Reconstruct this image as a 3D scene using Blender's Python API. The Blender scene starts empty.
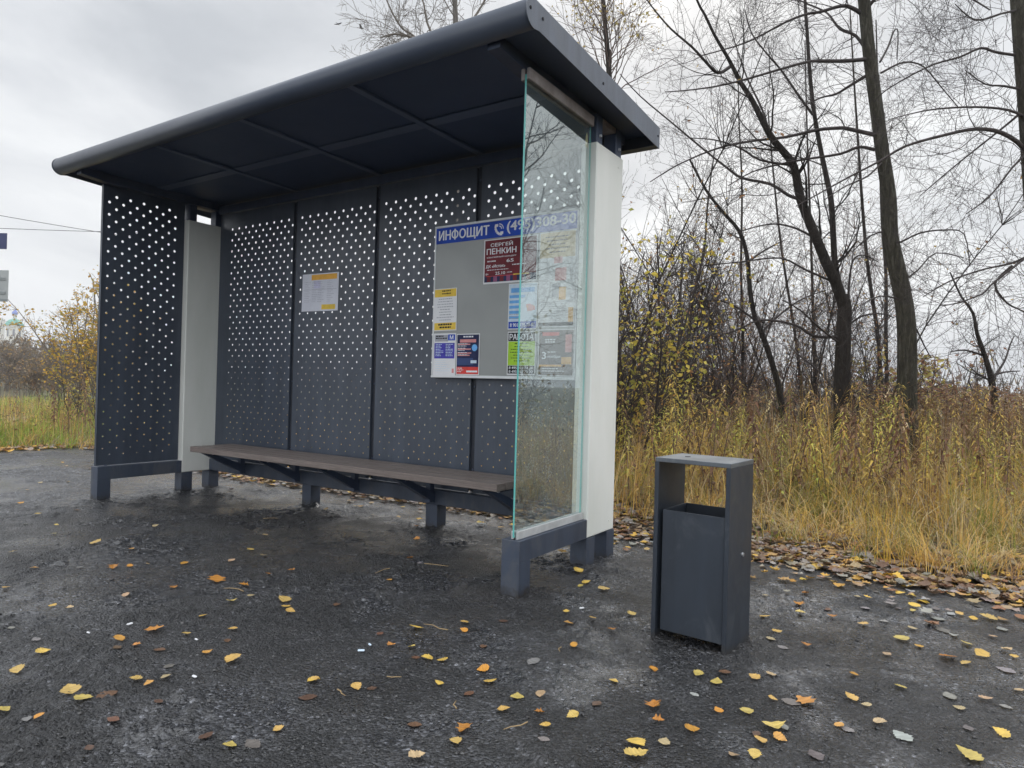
import bpy, math, random
import numpy as np
from mathutils import Vector, Matrix

random.seed(7)
rng = np.random.RandomState(11)
scene = bpy.context.scene
col = scene.collection
U = random.uniform

# ------------------------------------------------------------------ camera
F_PX = 681.15
YAW, PITCH, ROLL = 0.5806, 0.0027, 0.0278
CAM = np.array([5.783, -3.7613, 1.0324])
_f = np.array([-math.sin(YAW) * math.cos(PITCH), math.cos(YAW) * math.cos(PITCH), math.sin(PITCH)])
_r = np.array([math.cos(YAW), math.sin(YAW), 0.0])
_u = np.cross(_r, _f)
RR = math.cos(ROLL) * _r + math.sin(ROLL) * _u
UU = -math.sin(ROLL) * _r + math.cos(ROLL) * _u
FF = _f


def P(x, y, d):
    """world point seen at photo position x, y and lying d metres deep"""
    return CAM + d * (FF + RR * (x - 512) / F_PX + UU * (384 - y) / F_PX)


def G(x, y, z=0.0):
    """where the sight line through x, y meets the height z"""
    d = FF + RR * (x - 512) / F_PX + UU * (384 - y) / F_PX
    return CAM + d * (z - CAM[2]) / d[2]


def gpos(px, d):
    """ground position in direction px at depth d"""
    p = P(px, 396, d)
    return np.array([p[0], p[1], 0.0])


cam_d = bpy.data.cameras.new('camera')
cam = bpy.data.objects.new('camera', cam_d)
col.objects.link(cam)
M = Matrix(((RR[0], UU[0], -FF[0], CAM[0]), (RR[1], UU[1], -FF[1], CAM[1]), (RR[2], UU[2], -FF[2], CAM[2]), (0, 0, 0, 1)))
cam.matrix_world = M
cam_d.sensor_width = 36
cam_d.lens = F_PX * 36 / 1024
cam_d.clip_start = 0.05
cam_d.clip_end = 6000
scene.camera = cam


# ------------------------------------------------------------------ materials
def srgb(r, g, b):
    return tuple(((c / 255) / 12.92 if c / 255 <= .04045 else ((c / 255 + .055) / 1.055) ** 2.4) for c in (r, g, b))


def new_mat(name):
    m = bpy.data.materials.new(name)
    m.use_nodes = True
    nt = m.node_tree
    return m, nt, nt.nodes['Principled BSDF'], nt.nodes['Material Output']


def N(nt, t, **kw):
    n = nt.nodes.new(t)
    for k, v in kw.items():
        setattr(n, k, v)
    return n


def noise(nt, scale, detail=4, rough=.55, vec=None, dist=0.0):
    n = N(nt, 'ShaderNodeTexNoise')
    n.inputs['Scale'].default_value = scale
    n.inputs['Detail'].default_value = detail
    n.inputs['Roughness'].default_value = rough
    n.inputs['Distortion'].default_value = dist
    if vec is not None:
        nt.links.new(vec, n.inputs['Vector'])
    return n


def ramp(nt, fac, stops):
    r = N(nt, 'ShaderNodeValToRGB')
    e = r.color_ramp.elements
    while len(e) < len(stops):
        e.new(.5)
    for el, (p, c) in zip(e, stops):
        el.position = p
        el.color = (*c, 1) if len(c) == 3 else c
    nt.links.new(fac, r.inputs['Fac'])
    return r


def g3(v):
    return (v, v, v)


def coords(nt, scale=None):
    t = N(nt, 'ShaderNodeTexCoord')
    o = t.outputs['Object']
    if scale:
        m = N(nt, 'ShaderNodeMapping')
        m.inputs['Scale'].default_value = scale
        nt.links.new(o, m.inputs['Vector'])
        o = m.outputs['Vector']
    return o


def bump(nt, b, height, strength, dist):
    n = N(nt, 'ShaderNodeBump')
    n.inputs['Strength'].default_value = strength
    n.inputs['Distance'].default_value = dist
    nt.links.new(height, n.inputs['Height'])
    nt.links.new(n.outputs['Normal'], b.inputs['Normal'])
    return n


def surf(name, c1, c2, rough=(.4, .6), scale=6, nscale=None, bump_s=0, bump_d=.002, bscale=200, metallic=0, spec=.5, vec=None, lo=.35, hi=.65):
    m, nt, b, _ = new_mat(name)
    v = coords(nt, vec)
    n = noise(nt, scale, 6, .6, v)
    r = ramp(nt, n.outputs['Fac'], [(lo, c1), (hi, c2)])
    nt.links.new(r.outputs['Color'], b.inputs['Base Color'])
    n2 = noise(nt, nscale or scale * 2.3, 5, .6, v)
    r2 = ramp(nt, n2.outputs['Fac'], [(.3, g3(rough[0])), (.7, g3(rough[1]))])
    nt.links.new(r2.outputs['Color'], b.inputs['Roughness'])
    b.inputs['Metallic'].default_value = metallic
    b.inputs['Specular IOR Level'].default_value = spec
    if bump_s:
        n3 = noise(nt, bscale, 3, .6, v)
        bump(nt, b, n3.outputs['Fac'], bump_s, bump_d)
    return m


def scuffed(name, c, scuff, rough, amount=.62, vec=(1, 1, .35)):
    """powder-coated steel with dusty smears and a few bright scratches"""
    m, nt, b, _ = new_mat(name)
    v = coords(nt, vec)
    n = noise(nt, 7, 8, .68, v, .6)
    r = ramp(nt, n.outputs['Fac'], [(amount - .1, g3(0)), (amount + .14, g3(1))])
    n2 = noise(nt, 5, 6, .65, coords(nt, (1.6, 1.6, .22)))
    r2 = ramp(nt, n2.outputs['Fac'], [(.3, tuple(x * .76 for x in c)), (.7, tuple(x * 1.22 for x in c))])
    mx = N(nt, 'ShaderNodeMix', data_type='RGBA')
    nt.links.new(r.outputs['Color'], mx.inputs[0])
    nt.links.new(r2.outputs['Color'], mx.inputs[6])
    mx.inputs[7].default_value = (*scuff, 1)
    nt.links.new(mx.outputs[2], b.inputs['Base Color'])
    rr = ramp(nt, n.outputs['Fac'], [(.3, g3(rough[0])), (.75, g3(rough[1]))])
    nt.links.new(rr.outputs['Color'], b.inputs['Roughness'])
    n3 = noise(nt, 420, 2, .5, coords(nt))
    bump(nt, b, n3.outputs['Fac'], .12, .001)
    return m


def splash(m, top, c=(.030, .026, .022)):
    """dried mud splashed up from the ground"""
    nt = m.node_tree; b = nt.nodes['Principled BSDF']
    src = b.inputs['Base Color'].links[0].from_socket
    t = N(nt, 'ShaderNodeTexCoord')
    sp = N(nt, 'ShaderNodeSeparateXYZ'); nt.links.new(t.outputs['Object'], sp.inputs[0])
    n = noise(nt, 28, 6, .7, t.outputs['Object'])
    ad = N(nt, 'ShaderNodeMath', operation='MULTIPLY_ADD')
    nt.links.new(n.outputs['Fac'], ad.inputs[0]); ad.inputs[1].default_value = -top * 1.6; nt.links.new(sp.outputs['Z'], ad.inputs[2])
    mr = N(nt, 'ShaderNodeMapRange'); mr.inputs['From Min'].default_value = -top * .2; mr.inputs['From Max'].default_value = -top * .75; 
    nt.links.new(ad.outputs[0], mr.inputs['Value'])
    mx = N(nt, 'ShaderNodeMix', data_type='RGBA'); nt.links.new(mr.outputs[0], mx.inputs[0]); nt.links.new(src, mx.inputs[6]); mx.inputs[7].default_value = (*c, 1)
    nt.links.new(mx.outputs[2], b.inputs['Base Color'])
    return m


def attr_mat(name, rough=.6, trans=0.0, spec=.3, gain=1.0):
    """base colour from the per-leaf tint stored on the mesh"""
    m, nt, b, out = new_mat(name)
    a = N(nt, 'ShaderNodeAttribute')
    a.attribute_name = 'tint'
    nt.links.new(a.outputs['Color'], b.inputs['Base Color'])
    b.inputs['Roughness'].default_value = rough
    b.inputs['Specular IOR Level'].default_value = spec
    if trans:
        t = N(nt, 'ShaderNodeBsdfTranslucent')
        nt.links.new(a.outputs['Color'], t.inputs['Color'])
        mx = N(nt, 'ShaderNodeMixShader')
        mx.inputs[0].default_value = trans
        nt.links.new(b.outputs[0], mx.inputs[1])
        nt.links.new(t.outputs[0], mx.inputs[2])
        nt.links.new(mx.outputs[0], out.inputs['Surface'])
    return m


DARK = (.042, .060, .105)
m_steel = scuffed('dark_painted_steel', DARK, (.060, .070, .092), (.34, .55), .66)
m_wall = scuffed('dark_perforated_sheet', (.050, .063, .088), (.068, .080, .104), (.33, .5), .68)
m_groove = surf('seam_steel', (.010, .013, .022), (.016, .020, .032), (.5, .7))
m_leg = scuffed('leg_steel', (.046, .060, .090), (.10, .105, .115), (.4, .62), .60)
m_roof = surf('roof_skin_steel', (.050, .064, .094), (.062, .076, .105), (.30, .36), 2)
m_under = surf('roof_underside_sheet', (.056, .084, .158), (.068, .096, .170), (.48, .56), 1.5)
m_rib = surf('roof_rib_steel', (.13, .17, .26), (.15, .19, .28), (.45, .52), 3)  # paint sheen of the ribs put into a lighter base colour
m_roof_old = scuffed('roof_steel', (.046, .067, .128), (.065, .082, .135), (.22, .36), .66)
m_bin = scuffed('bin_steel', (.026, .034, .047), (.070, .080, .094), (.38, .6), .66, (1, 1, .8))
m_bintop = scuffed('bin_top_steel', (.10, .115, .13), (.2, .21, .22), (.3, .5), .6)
m_white = surf('white_cladding', (.70, .72, .67), (.80, .81, .77), (.4, .62), 3, 9, .05, .001, 300, vec=(1, 1, .3))
m_alu = surf('grey_aluminium', (.42, .43, .43), (.55, .56, .56), (.3, .5), 12)
m_alu2 = surf('weathered_channel', (.22, .19, .18), (.32, .29, .28), (.4, .6), 12)
m_bolt = surf('bolt_zinc', (.4, .42, .44), (.55, .56, .58), (.25, .4), 30, metallic=.7)
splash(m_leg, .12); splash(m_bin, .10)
m_rubber = surf('black_gap', (.006, .006, .008), (.01, .01, .012), (.7, .9))
m_paper = surf('white_paper', (.72, .73, .76), (.8, .81, .83), (.45, .6), 5)
m_board = surf('grey_board', (.27, .285, .28), (.32, .335, .33), (.35, .5), 2)
m_bframe = surf('board_trim', (.68, .70, .72), (.75, .77, .79), (.35, .5), 8)


def flat(name, c, rough=.5, var=.12, scale=14):
    return surf(name, tuple(x * (1 - var) for x in c), tuple(min(1, x * (1 + var)) for x in c), (rough + .1, rough + .2), scale, spec=.2)


m_blue = flat('print_blue', (.010, .065, .46), .35, .25, 5)
m_white_ink = flat('print_white', (.78, .80, .84), .45, .05)
m_maroon = flat('print_maroon', (.17, .025, .035), .4, .25, 6)
m_yellow = flat('print_yellow', (.80, .56, .09), .45)
m_orange = flat('print_orange', (.78, .42, .08), .45)
m_lime = flat('print_lime', (.38, .62, .05), .45)
m_black_ink = flat('print_black', (.018, .02, .024), .45)
m_navy = flat('print_navy', (.022, .03, .09), .4, .3, 7)
m_violet = flat('print_violet', (.07, .06, .42), .4, .25, 30)
m_red = flat('print_red', (.68, .07, .06), .45)
m_pink = flat('print_pink', (.70, .30, .30), .45)
m_sky_ink = flat('print_light_blue', (.16, .42, .80), .45)
m_pale = flat('print_pale_blue', (.60, .72, .84), .45)
m_grey_ink = flat('print_grey', (.38, .39, .44), .5)
m_sand = flat('print_sand', (.78, .62, .34), .45)
m_brown_ink = flat('print_brown', (.09, .065, .055), .4, .4, 9)

# composite wood of the bench
m_wood, nt, b, _ = new_mat('composite_planks')
v = coords(nt, (1.2, 40, 30))
n = noise(nt, 5, 6, .6, v)
r = ramp(nt, n.outputs['Fac'], [(.3, (.120, .098, .088)), (.7, (.215, .178, .162))])
nt.links.new(r.outputs['Color'], b.inputs['Base Color'])
b.inputs['Roughness'].default_value = .42
bump(nt, b, n.outputs['Fac'], .25, .002)

# glass of the side screen: clear with a green cast, a dusty film that also stands in for reflected sky, and rain spots
m_glass, nt, b, out = new_mat('screen_glass')
nt.nodes.remove(b)
tr = N(nt, 'ShaderNodeBsdfTransparent')
tr.inputs['Color'].default_value = (.93, .975, .965, 1)
gl = N(nt, 'ShaderNodeBsdfGlossy')
gl.inputs['Roughness'].default_value = .015
gl.inputs['Color'].default_value = (.93, 1, .98, 1)
fr = N(nt, 'ShaderNodeFresnel')
fr.inputs['IOR'].default_value = 3.5
mx = N(nt, 'ShaderNodeMixShader')
geo = N(nt, 'ShaderNodeNewGeometry')
inv = N(nt, 'ShaderNodeMath', operation='SUBTRACT'); inv.inputs[0].default_value = 1.0
nt.links.new(geo.outputs['Backfacing'], inv.inputs[1])
frm = N(nt, 'ShaderNodeMath', operation='MULTIPLY')
nt.links.new(fr.outputs[0], frm.inputs[0]); nt.links.new(inv.outputs[0], frm.inputs[1])
nt.links.new(frm.outputs[0], mx.inputs[0])
nt.links.new(tr.outputs[0], mx.inputs[1])
nt.links.new(gl.outputs[0], mx.inputs[2])
df = N(nt, 'ShaderNodeBsdfDiffuse')
df.inputs['Color'].default_value = (.66, .77, .77, 1)
v = coords(nt)
vo = N(nt, 'ShaderNodeTexVoronoi')
vo.inputs['Scale'].default_value = 105
nt.links.new(v, vo.inputs['Vector'])
spots = ramp(nt, vo.outputs['Distance'], [(.15, g3(.5)), (.30, g3(0))])
n = noise(nt, 9, 4, .6, v)
patch = ramp(nt, n.outputs['Fac'], [(.36, g3(.15)), (.62, g3(1))])
mul = N(nt, 'ShaderNodeMath', operation='MULTIPLY')
nt.links.new(spots.outputs['Color'], mul.inputs[0])
nt.links.new(patch.outputs['Color'], mul.inputs[1])
n = noise(nt, 2.5, 5, .6, v)
film = ramp(nt, n.outputs['Fac'], [(.3, g3(.022)), (.7, g3(.058))])
sz_ = N(nt, 'ShaderNodeSeparateXYZ'); nt.links.new(v, sz_.inputs[0])
low = N(nt, 'ShaderNodeMapRange'); low.inputs['From Min'].default_value = 1.45; low.inputs['From Max'].default_value = .95; low.inputs['To Min'].default_value = .12
nt.links.new(sz_.outputs['Z'], low.inputs['Value'])
mul2 = N(nt, 'ShaderNodeMath', operation='MULTIPLY'); nt.links.new(mul.outputs[0], mul2.inputs[0]); nt.links.new(low.outputs[0], mul2.inputs[1])
add = N(nt, 'ShaderNodeMath', operation='ADD')
nt.links.new(mul2.outputs[0], add.inputs[0])
nt.links.new(film.outputs['Color'], add.inputs[1])
mx2 = N(nt, 'ShaderNodeMixShader')
nt.links.new(add.outputs[0], mx2.inputs[0])
nt.links.new(mx.outputs[0], mx2.inputs[1])
nt.links.new(df.outputs[0], mx2.inputs[2])
nt.links.new(mx2.outputs[0], out.inputs['Surface'])
m_gedge = surf('glass_edge', (.10, .42, .40), (.16, .52, .48), (.1, .2), 3)

# wet crumbly asphalt
SHEEN = [tuple(G(x, y)[:2]) + (a, b_) for x, y, a, b_ in ((90, 590, .55, .8), (60, 480, 2.6, 1.6), (180, 545, .5, .5), (330, 492, 3.0, .55), (560, 560, .5, .35), (760, 610, .35, .5), (940, 640, .5, .35), (600, 690, .35, .25), (250, 700, .3, .25))]
m_asph, nt, b, out = new_mat('wet_asphalt')
v = coords(nt)
big = noise(nt, .9, 5, .6, v, .4)
mid = noise(nt, 5.0, 6, .65, v)
fine = noise(nt, 150, 3, .7, v)
vo = N(nt, 'ShaderNodeTexVoronoi')
vo.inputs['Scale'].default_value = 120
nt.links.new(v, vo.inputs['Vector'])
# smooth patches, sky sheen partly put into paler colour (left part of the pad, the strip behind the shelter, right of the bin); elsewhere loose dark crumbs
acc = None
wob = N(nt, 'ShaderNodeVectorMath', operation='SCALE'); wob.inputs['Scale'].default_value = 1.3
nt.links.new(big.outputs['Color'], wob.inputs[0])
vw = N(nt, 'ShaderNodeVectorMath', operation='ADD')
nt.links.new(v, vw.inputs[0]); nt.links.new(wob.outputs[0], vw.inputs[1])
for (bx_, by_, rx_, ry_) in SHEEN:
    mp_ = N(nt, 'ShaderNodeMapping', vector_type='TEXTURE')
    mp_.inputs['Location'].default_value = (bx_ + .65, by_ + .65, .65)
    mp_.inputs['Scale'].default_value = (rx_, ry_, 50)
    nt.links.new(vw.outputs[0], mp_.inputs['Vector'])
    ln = N(nt, 'ShaderNodeVectorMath', operation='LENGTH'); nt.links.new(mp_.outputs['Vector'], ln.inputs[0])
    mr = N(nt, 'ShaderNodeMapRange', interpolation_type='SMOOTHSTEP')
    mr.inputs['From Min'].default_value = 1.25; mr.inputs['From Max'].default_value = .45
    nt.links.new(ln.outputs['Value'], mr.inputs['Value'])
    if acc is None: acc = mr.outputs[0]
    else:
        mxm = N(nt, 'ShaderNodeMath', operation='MAXIMUM'); nt.links.new(acc, mxm.inputs[0]); nt.links.new(mr.outputs[0], mxm.inputs[1]); acc = mxm.outputs[0]
brk = ramp(nt, mid.outputs['Fac'], [(.32, g3(.15)), (.6, g3(1))])
sm = N(nt, 'ShaderNodeMath', operation='MULTIPLY'); nt.links.new(acc, sm.inputs[0]); nt.links.new(brk.outputs['Color'], sm.inputs[1])
mott = noise(nt, 2.1, 6, .68, v, .7)
patchy = ramp(nt, mott.outputs['Fac'], [(.44, g3(.0)), (.60, g3(.72))])
smx = N(nt, 'ShaderNodeMath', operation='MAXIMUM'); nt.links.new(sm.outputs[0], smx.inputs[0]); nt.links.new(patchy.outputs['Color'], smx.inputs[1])
smooth = ramp(nt, smx.outputs[0], [(.05, g3(0)), (.75, g3(1))])
cr = ramp(nt, mid.outputs['Fac'], [(.3, (.009, .0095, .011)), (.5, (.017, .0175, .0195)), (.72, (.032, .032, .034))])
cs = ramp(nt, mid.outputs['Fac'], [(.3, (.022, .023, .026)), (.7, (.042, .043, .047))])
mc = N(nt, 'ShaderNodeMix', data_type='RGBA')
nt.links.new(smooth.outputs['Color'], mc.inputs[0]); nt.links.new(cr.outputs['Color'], mc.inputs[6]); nt.links.new(cs.outputs['Color'], mc.inputs[7])
stone_glint = ramp(nt, vo.outputs['Color'], [(.0, g3(.20)), (.6, g3(1.0)), (.85, g3(2.6)), (1, g3(9))])  # stone tones, with wet glints put into the brightest ones
mm = N(nt, 'ShaderNodeMix', data_type='RGBA', blend_type='MULTIPLY')
mm.inputs[0].default_value = 1
nt.links.new(mc.outputs[2], mm.inputs[6])
nt.links.new(stone_glint.outputs['Color'], mm.inputs[7])
nt.links.new(mm.outputs[2], b.inputs['Base Color'])
wet = noise(nt, 2.3, 5, .6, v, .3)
rr = ramp(nt, wet.outputs['Fac'], [(.34, g3(.55)), (.52, g3(.38)), (.66, g3(.22))])
rmx = N(nt, 'ShaderNodeMix', data_type='FLOAT')
nt.links.new(smooth.outputs['Color'], rmx.inputs[0]); nt.links.new(rr.outputs['Color'], rmx.inputs[2])
rw = ramp(nt, wet.outputs['Fac'], [(.35, g3(.28)), (.6, g3(.13))])
nt.links.new(rw.outputs['Color'], rmx.inputs[3])
nt.links.new(rmx.outputs[0], b.inputs['Roughness'])
b.inputs['Specular IOR Level'].default_value = .7
vo2 = N(nt, 'ShaderNodeTexVoronoi'); vo2.inputs['Scale'].default_value = 60
nt.links.new(v, vo2.inputs['Vector'])
hs = N(nt, 'ShaderNodeMath', operation='ADD')
nt.links.new(vo.outputs['Distance'], hs.inputs[0]); nt.links.new(vo2.outputs['Distance'], hs.inputs[1])
hf = N(nt, 'ShaderNodeMath', operation='MULTIPLY_ADD')
nt.links.new(hs.outputs[0], hf.inputs[0]); hf.inputs[1].default_value = -.8
nt.links.new(fine.outputs['Fac'], hf.inputs[2])
amp = ramp(nt, smooth.outputs['Color'], [(0, g3(1.0)), (1, g3(.16))])
hm = N(nt, 'ShaderNodeMath', operation='MULTIPLY')
nt.links.new(hf.outputs[0], hm.inputs[0]); nt.links.new(amp.outputs['Color'], hm.inputs[1])
h2 = N(nt, 'ShaderNodeMath', operation='MULTIPLY_ADD')
ma = N(nt, 'ShaderNodeMath', operation='MULTIPLY_ADD')
nt.links.new(smooth.outputs['Color'], ma.inputs[0]); ma.inputs[1].default_value = -.9; ma.inputs[2].default_value = 1.3
nt.links.new(mid.outputs['Fac'], h2.inputs[0]); nt.links.new(ma.outputs[0], h2.inputs[1])
nt.links.new(hm.outputs[0], h2.inputs[2])
bump(nt, b, h2.outputs[0], 1.0, .012)

m_soil = surf('damp_soil', (.030, .024, .016), (.085, .066, .040), (.7, .95), 3, bump_s=.8, bump_d=.03, bscale=25)
m_meadow = surf('meadow_ground', (.045, .045, .018), (.11, .095, .045), (.8, .95), .6, bump_s=.8, bump_d=.05, bscale=9)
m_path = surf('wet_path', (.10, .105, .11), (.20, .205, .21), (.2, .5), 1.5)
m_pebble = attr_mat('crumbs_of_stone', .36, 0, .6)
m_grass = attr_mat('grass_blades', .6, .38, .25)
m_leaf = attr_mat('fallen_leaves', .5, .12, .4)
m_foliage = attr_mat('foliage', .6, .35, .3)


def bark(name, c1, c2, c3):
    m, nt, b, _ = new_mat(name)
    v = coords(nt, (9, 9, 1.6))
    n = noise(nt, 3, 8, .7, v, .8)
    r = ramp(nt, n.outputs['Fac'], [(.28, c1), (.5, c2), (.72, c3)])
    nt.links.new(r.outputs['Color'], b.inputs['Base Color'])
    b.inputs['Roughness'].default_value = .85
    b.inputs['Specular IOR Level'].default_value = .25
    bump(nt, b, n.outputs['Fac'], 1.0, .05)
    return m


m_bark = bark('grey_green_bark', (.014, .012, .010), (.060, .055, .040), (.150, .145, .112))
m_bark2 = bark('dark_bark', (.011, .009, .008), (.032, .026, .022), (.062, .052, .044))
m_bark3 = bark('pale_bark', (.08, .07, .06), (.17, .155, .14), (.30, .285, .27))
m_twig = surf('twigs', (.026, .019, .018), (.055, .043, .040), (.7, .9), 20)
m_twig_red = surf('red_brown_twigs', (.085, .055, .042), (.15, .105, .085), (.7, .9), 20)
m_twig_pale = surf('grey_twigs', (.11, .092, .075), (.18, .155, .13), (.7, .9), 20)


# ------------------------------------------------------------------ mesh builder
TUBE_F = {}


class MB:
    def __init__(s):
        s.v = []; s.f = []; s.m = []; s.c = []; s.n = 0; s.tint = (1, 1, 1)

    def add(s, vs, fs, mi=0, tint=None):
        o = s.n
        s.v.extend(vs.tolist() if isinstance(vs, np.ndarray) else [(float(p[0]), float(p[1]), float(p[2])) for p in vs])
        s.n += len(vs)
        s.f.extend([tuple([i + o for i in f]) for f in fs]); s.m.extend([mi] * len(fs))
        t = tint or s.tint
        s.c.extend([t] * len(vs))

    def box(s, x0, x1, y0, y1, z0, z1, bev=.003, mi=0, mat=None):
        vs, fs = chamfer_box(x0, x1, y0, y1, z0, z1, min(bev, .49 * min(x1 - x0, y1 - y0, z1 - z0)))
        if mat is not None:
            vs = [tuple(mat @ Vector(p)) for p in vs]
        s.add(vs, fs, mi)

    def bar(s, a, b, w, h, bev=.002, mi=0, up=(0, 0, 1)):
        a = Vector(a); b = Vector(b); d = (b - a); L = d.length; d.normalize()
        sd = d.cross(Vector(up)).normalized(); u2 = sd.cross(d)
        mat = Matrix(((d.x, sd.x, u2.x, a.x), (d.y, sd.y, u2.y, a.y), (d.z, sd.z, u2.z, a.z), (0, 0, 0, 1)))
        s.box(0, L, -w / 2, w / 2, -h / 2, h / 2, bev, mi, mat)

    def prism(s, prof, x0, x1, mi=0):
        """profile in (y, z) extruded along x"""
        n = len(prof)
        vs = [(x0, y, z) for y, z in prof] + [(x1, y, z) for y, z in prof]
        fs = [(i, (i + 1) % n, n + (i + 1) % n, n + i) for i in range(n)]
        fs += [tuple(range(n - 1, -1, -1)), tuple(range(n, 2 * n))]
        s.add(vs, fs, mi)

    def cyl(s, a, b, r0, r1=None, n=10, mi=0):
        s.tube([a, b], [r0, r1 if r1 is not None else r0], n, mi, True)

    def tube(s, pts, rad, n=5, mi=0, caps=False, tint=None):
        pts = np.asarray([tuple(p) for p in pts], float)
        m = len(pts)
        d = np.empty_like(pts)
        d[1:-1] = pts[2:] - pts[:-2]; d[0] = pts[1] - pts[0]; d[-1] = pts[-1] - pts[-2]
        d /= np.linalg.norm(d, axis=1)[:, None] + 1e-9
        a = np.cross(d, np.array([.31, .22, .92]))
        la = np.linalg.norm(a, axis=1)
        bad = la < .05
        if bad.any():
            a[bad] = np.cross(d[bad], np.array([1., 0, 0])); la = np.linalg.norm(a, axis=1)
        a /= la[:, None]
        b2 = np.cross(d, a)
        th = 2 * np.pi * np.arange(n) / n
        rr = np.asarray(rad, float)[:, None, None]
        vs = (pts[:, None, :] + rr * (np.cos(th)[None, :, None] * a[:, None, :] + np.sin(th)[None, :, None] * b2[:, None, :])).reshape(-1, 3)
        fs = TUBE_F.get((m, n))
        if fs is None:
            fs = []
            for i in range(m - 1):
                for k in range(n):
                    k2 = (k + 1) % n
                    fs.append((i * n + k, i * n + k2, (i + 1) * n + k2, (i + 1) * n + k))
            TUBE_F[(m, n)] = fs
        fs = list(fs)
        if caps:
            fs.append(tuple(range(n - 1, -1, -1)))
            fs.append(tuple(range((len(pts) - 1) * n, len(pts) * n)))
        s.add(vs, fs, mi, tint)

    def mesh(s, name, mats, smooth=False):
        me = bpy.data.meshes.new(name)
        me.from_pydata(s.v, [], s.f)
        for m in mats:
            me.materials.append(m)
        if len(mats) > 1:
            me.polygons.foreach_set('material_index', s.m)
        if smooth:
            me.polygons.foreach_set('use_smooth', [True] * len(me.polygons))
        if any(c != (1, 1, 1) for c in s.c[:1] + s.c[-1:]):
            a = me.color_attributes.new('tint', 'FLOAT_COLOR', 'POINT')
            arr = np.ones((len(s.c), 4), np.float32); arr[:, :3] = np.array(s.c, np.float32)
            a.data.foreach_set('color', arr.ravel())
        me.update()
        return me

    def build(s, name, mats, parent=None, smooth=False, **tags):
        if not isinstance(mats, (list, tuple)):
            mats = [mats]
        o = bpy.data.objects.new(name, s.mesh(name, mats, smooth))
        col.objects.link(o)
        if parent is not None:
            o.parent = parent
        tag(o, **tags)
        return o


def chamfer_box(x0, x1, y0, y1, z0, z1, b):
    c = ((x0 + x1) / 2, (y0 + y1) / 2, (z0 + z1) / 2)
    h = ((x1 - x0) / 2, (y1 - y0) / 2, (z1 - z0) / 2)
    idx = {}; vs = []
    for sx in (-1, 1):
        for sy in (-1, 1):
            for sz in (-1, 1):
                s = (sx, sy, sz)
                for ax in range(3):
                    p = [c[i] + s[i] * (h[i] if i == ax else h[i] - b) for i in range(3)]
                    idx[(sx, sy, sz, ax)] = len(vs); vs.append(tuple(p))
    fs = []

    def face(ids, nrm):
        a, b_, c_ = (np.array(vs[ids[k]]) for k in range(3))
        if np.dot(np.cross(b_ - a, c_ - a), nrm) < 0:
            ids = ids[::-1]
        fs.append(tuple(ids))
    for ax in range(3):
        o1, o2 = [i for i in range(3) if i != ax]
        for sg in (-1, 1):
            ids = []
            for a, b_ in ((-1, -1), (1, -1), (1, 1), (-1, 1)):
                s = [0, 0, 0]; s[ax] = sg; s[o1] = a; s[o2] = b_
                ids.append(idx[(*s, ax)])
            n = [0, 0, 0]; n[ax] = sg
            face(ids, n)
    for ax in range(3):
        o1, o2 = [i for i in range(3) if i != ax]
        for a in (-1, 1):
            for b_ in (-1, 1):
                def k(sg, t):
                    s = [0, 0, 0]; s[ax] = sg; s[o1] = a; s[o2] = b_
                    return idx[(*s, t)]
                n = [0, 0, 0]; n[o1] = a; n[o2] = b_
                face([k(-1, o1), k(1, o1), k(1, o2), k(-1, o2)], n)
    for sx in (-1, 1):
        for sy in (-1, 1):
            for sz in (-1, 1):
                face([idx[(sx, sy, sz, t)] for t in range(3)], (sx, sy, sz))
    return vs, fs


def tag(o, label=None, cat=None, group=None, kind=None):
    if label: o['label'] = label
    if cat: o['category'] = cat
    if group: o['group'] = group
    if kind: o['kind'] = kind
    return o


def empty(name, loc=(0, 0, 0), rz=0, **t):
    o = bpy.data.objects.new(name, None)
    o.empty_display_size = .1
    o.location = loc
    o.rotation_euler = (0, 0, rz)
    col.objects.link(o)
    return tag(o, **t)


def copy_tree(o, parent=None):
    c = o.copy()
    col.objects.link(c)
    if parent is not None:
        c.parent = parent
    for ch in list(o.children):
        copy_tree(ch, c)
    return c


def pick(cols, jitter=.18):
    c = random.choice(cols)
    k = 1 + U(-jitter, jitter)
    return tuple(max(0, x * k * (1 + U(-.06, .06))) for x in c)


# ------------------------------------------------------------------ the bus shelter
L = 4.0; D = 1.017; DC = .313; PW = .1027; HP = PW / 2
ZB = .2908; BH = .1044; ZC = ZB - BH; CT = 2.424; CBK = .040
GX = .0086
shelter = empty('bus_shelter', label='dark blue steel bus shelter with perforated walls, glass side screen and wooden bench', cat='bus shelter')
PAN = .9517; SW0 = .1462

# low frame
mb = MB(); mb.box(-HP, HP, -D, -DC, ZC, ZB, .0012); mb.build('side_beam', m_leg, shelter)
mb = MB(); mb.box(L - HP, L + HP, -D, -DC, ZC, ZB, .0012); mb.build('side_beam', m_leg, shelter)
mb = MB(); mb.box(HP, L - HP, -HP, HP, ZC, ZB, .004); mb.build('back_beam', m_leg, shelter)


def leg(x0, x1, y0, y1, top):
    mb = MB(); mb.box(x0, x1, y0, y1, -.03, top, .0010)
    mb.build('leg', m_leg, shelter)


for xs in (0, L):
    leg(xs - HP, xs + HP, -D, -D + PW, ZC - .0001)
    leg(xs - HP, xs + HP, -DC, -DC + PW, ZC - .003)
    leg(xs - HP, xs + HP, -HP, HP, ZC - .003)
for xs in (1.337, 2.6493):
    leg(xs, xs + PW, -HP + .001, HP - .001, ZC - .001)


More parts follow.
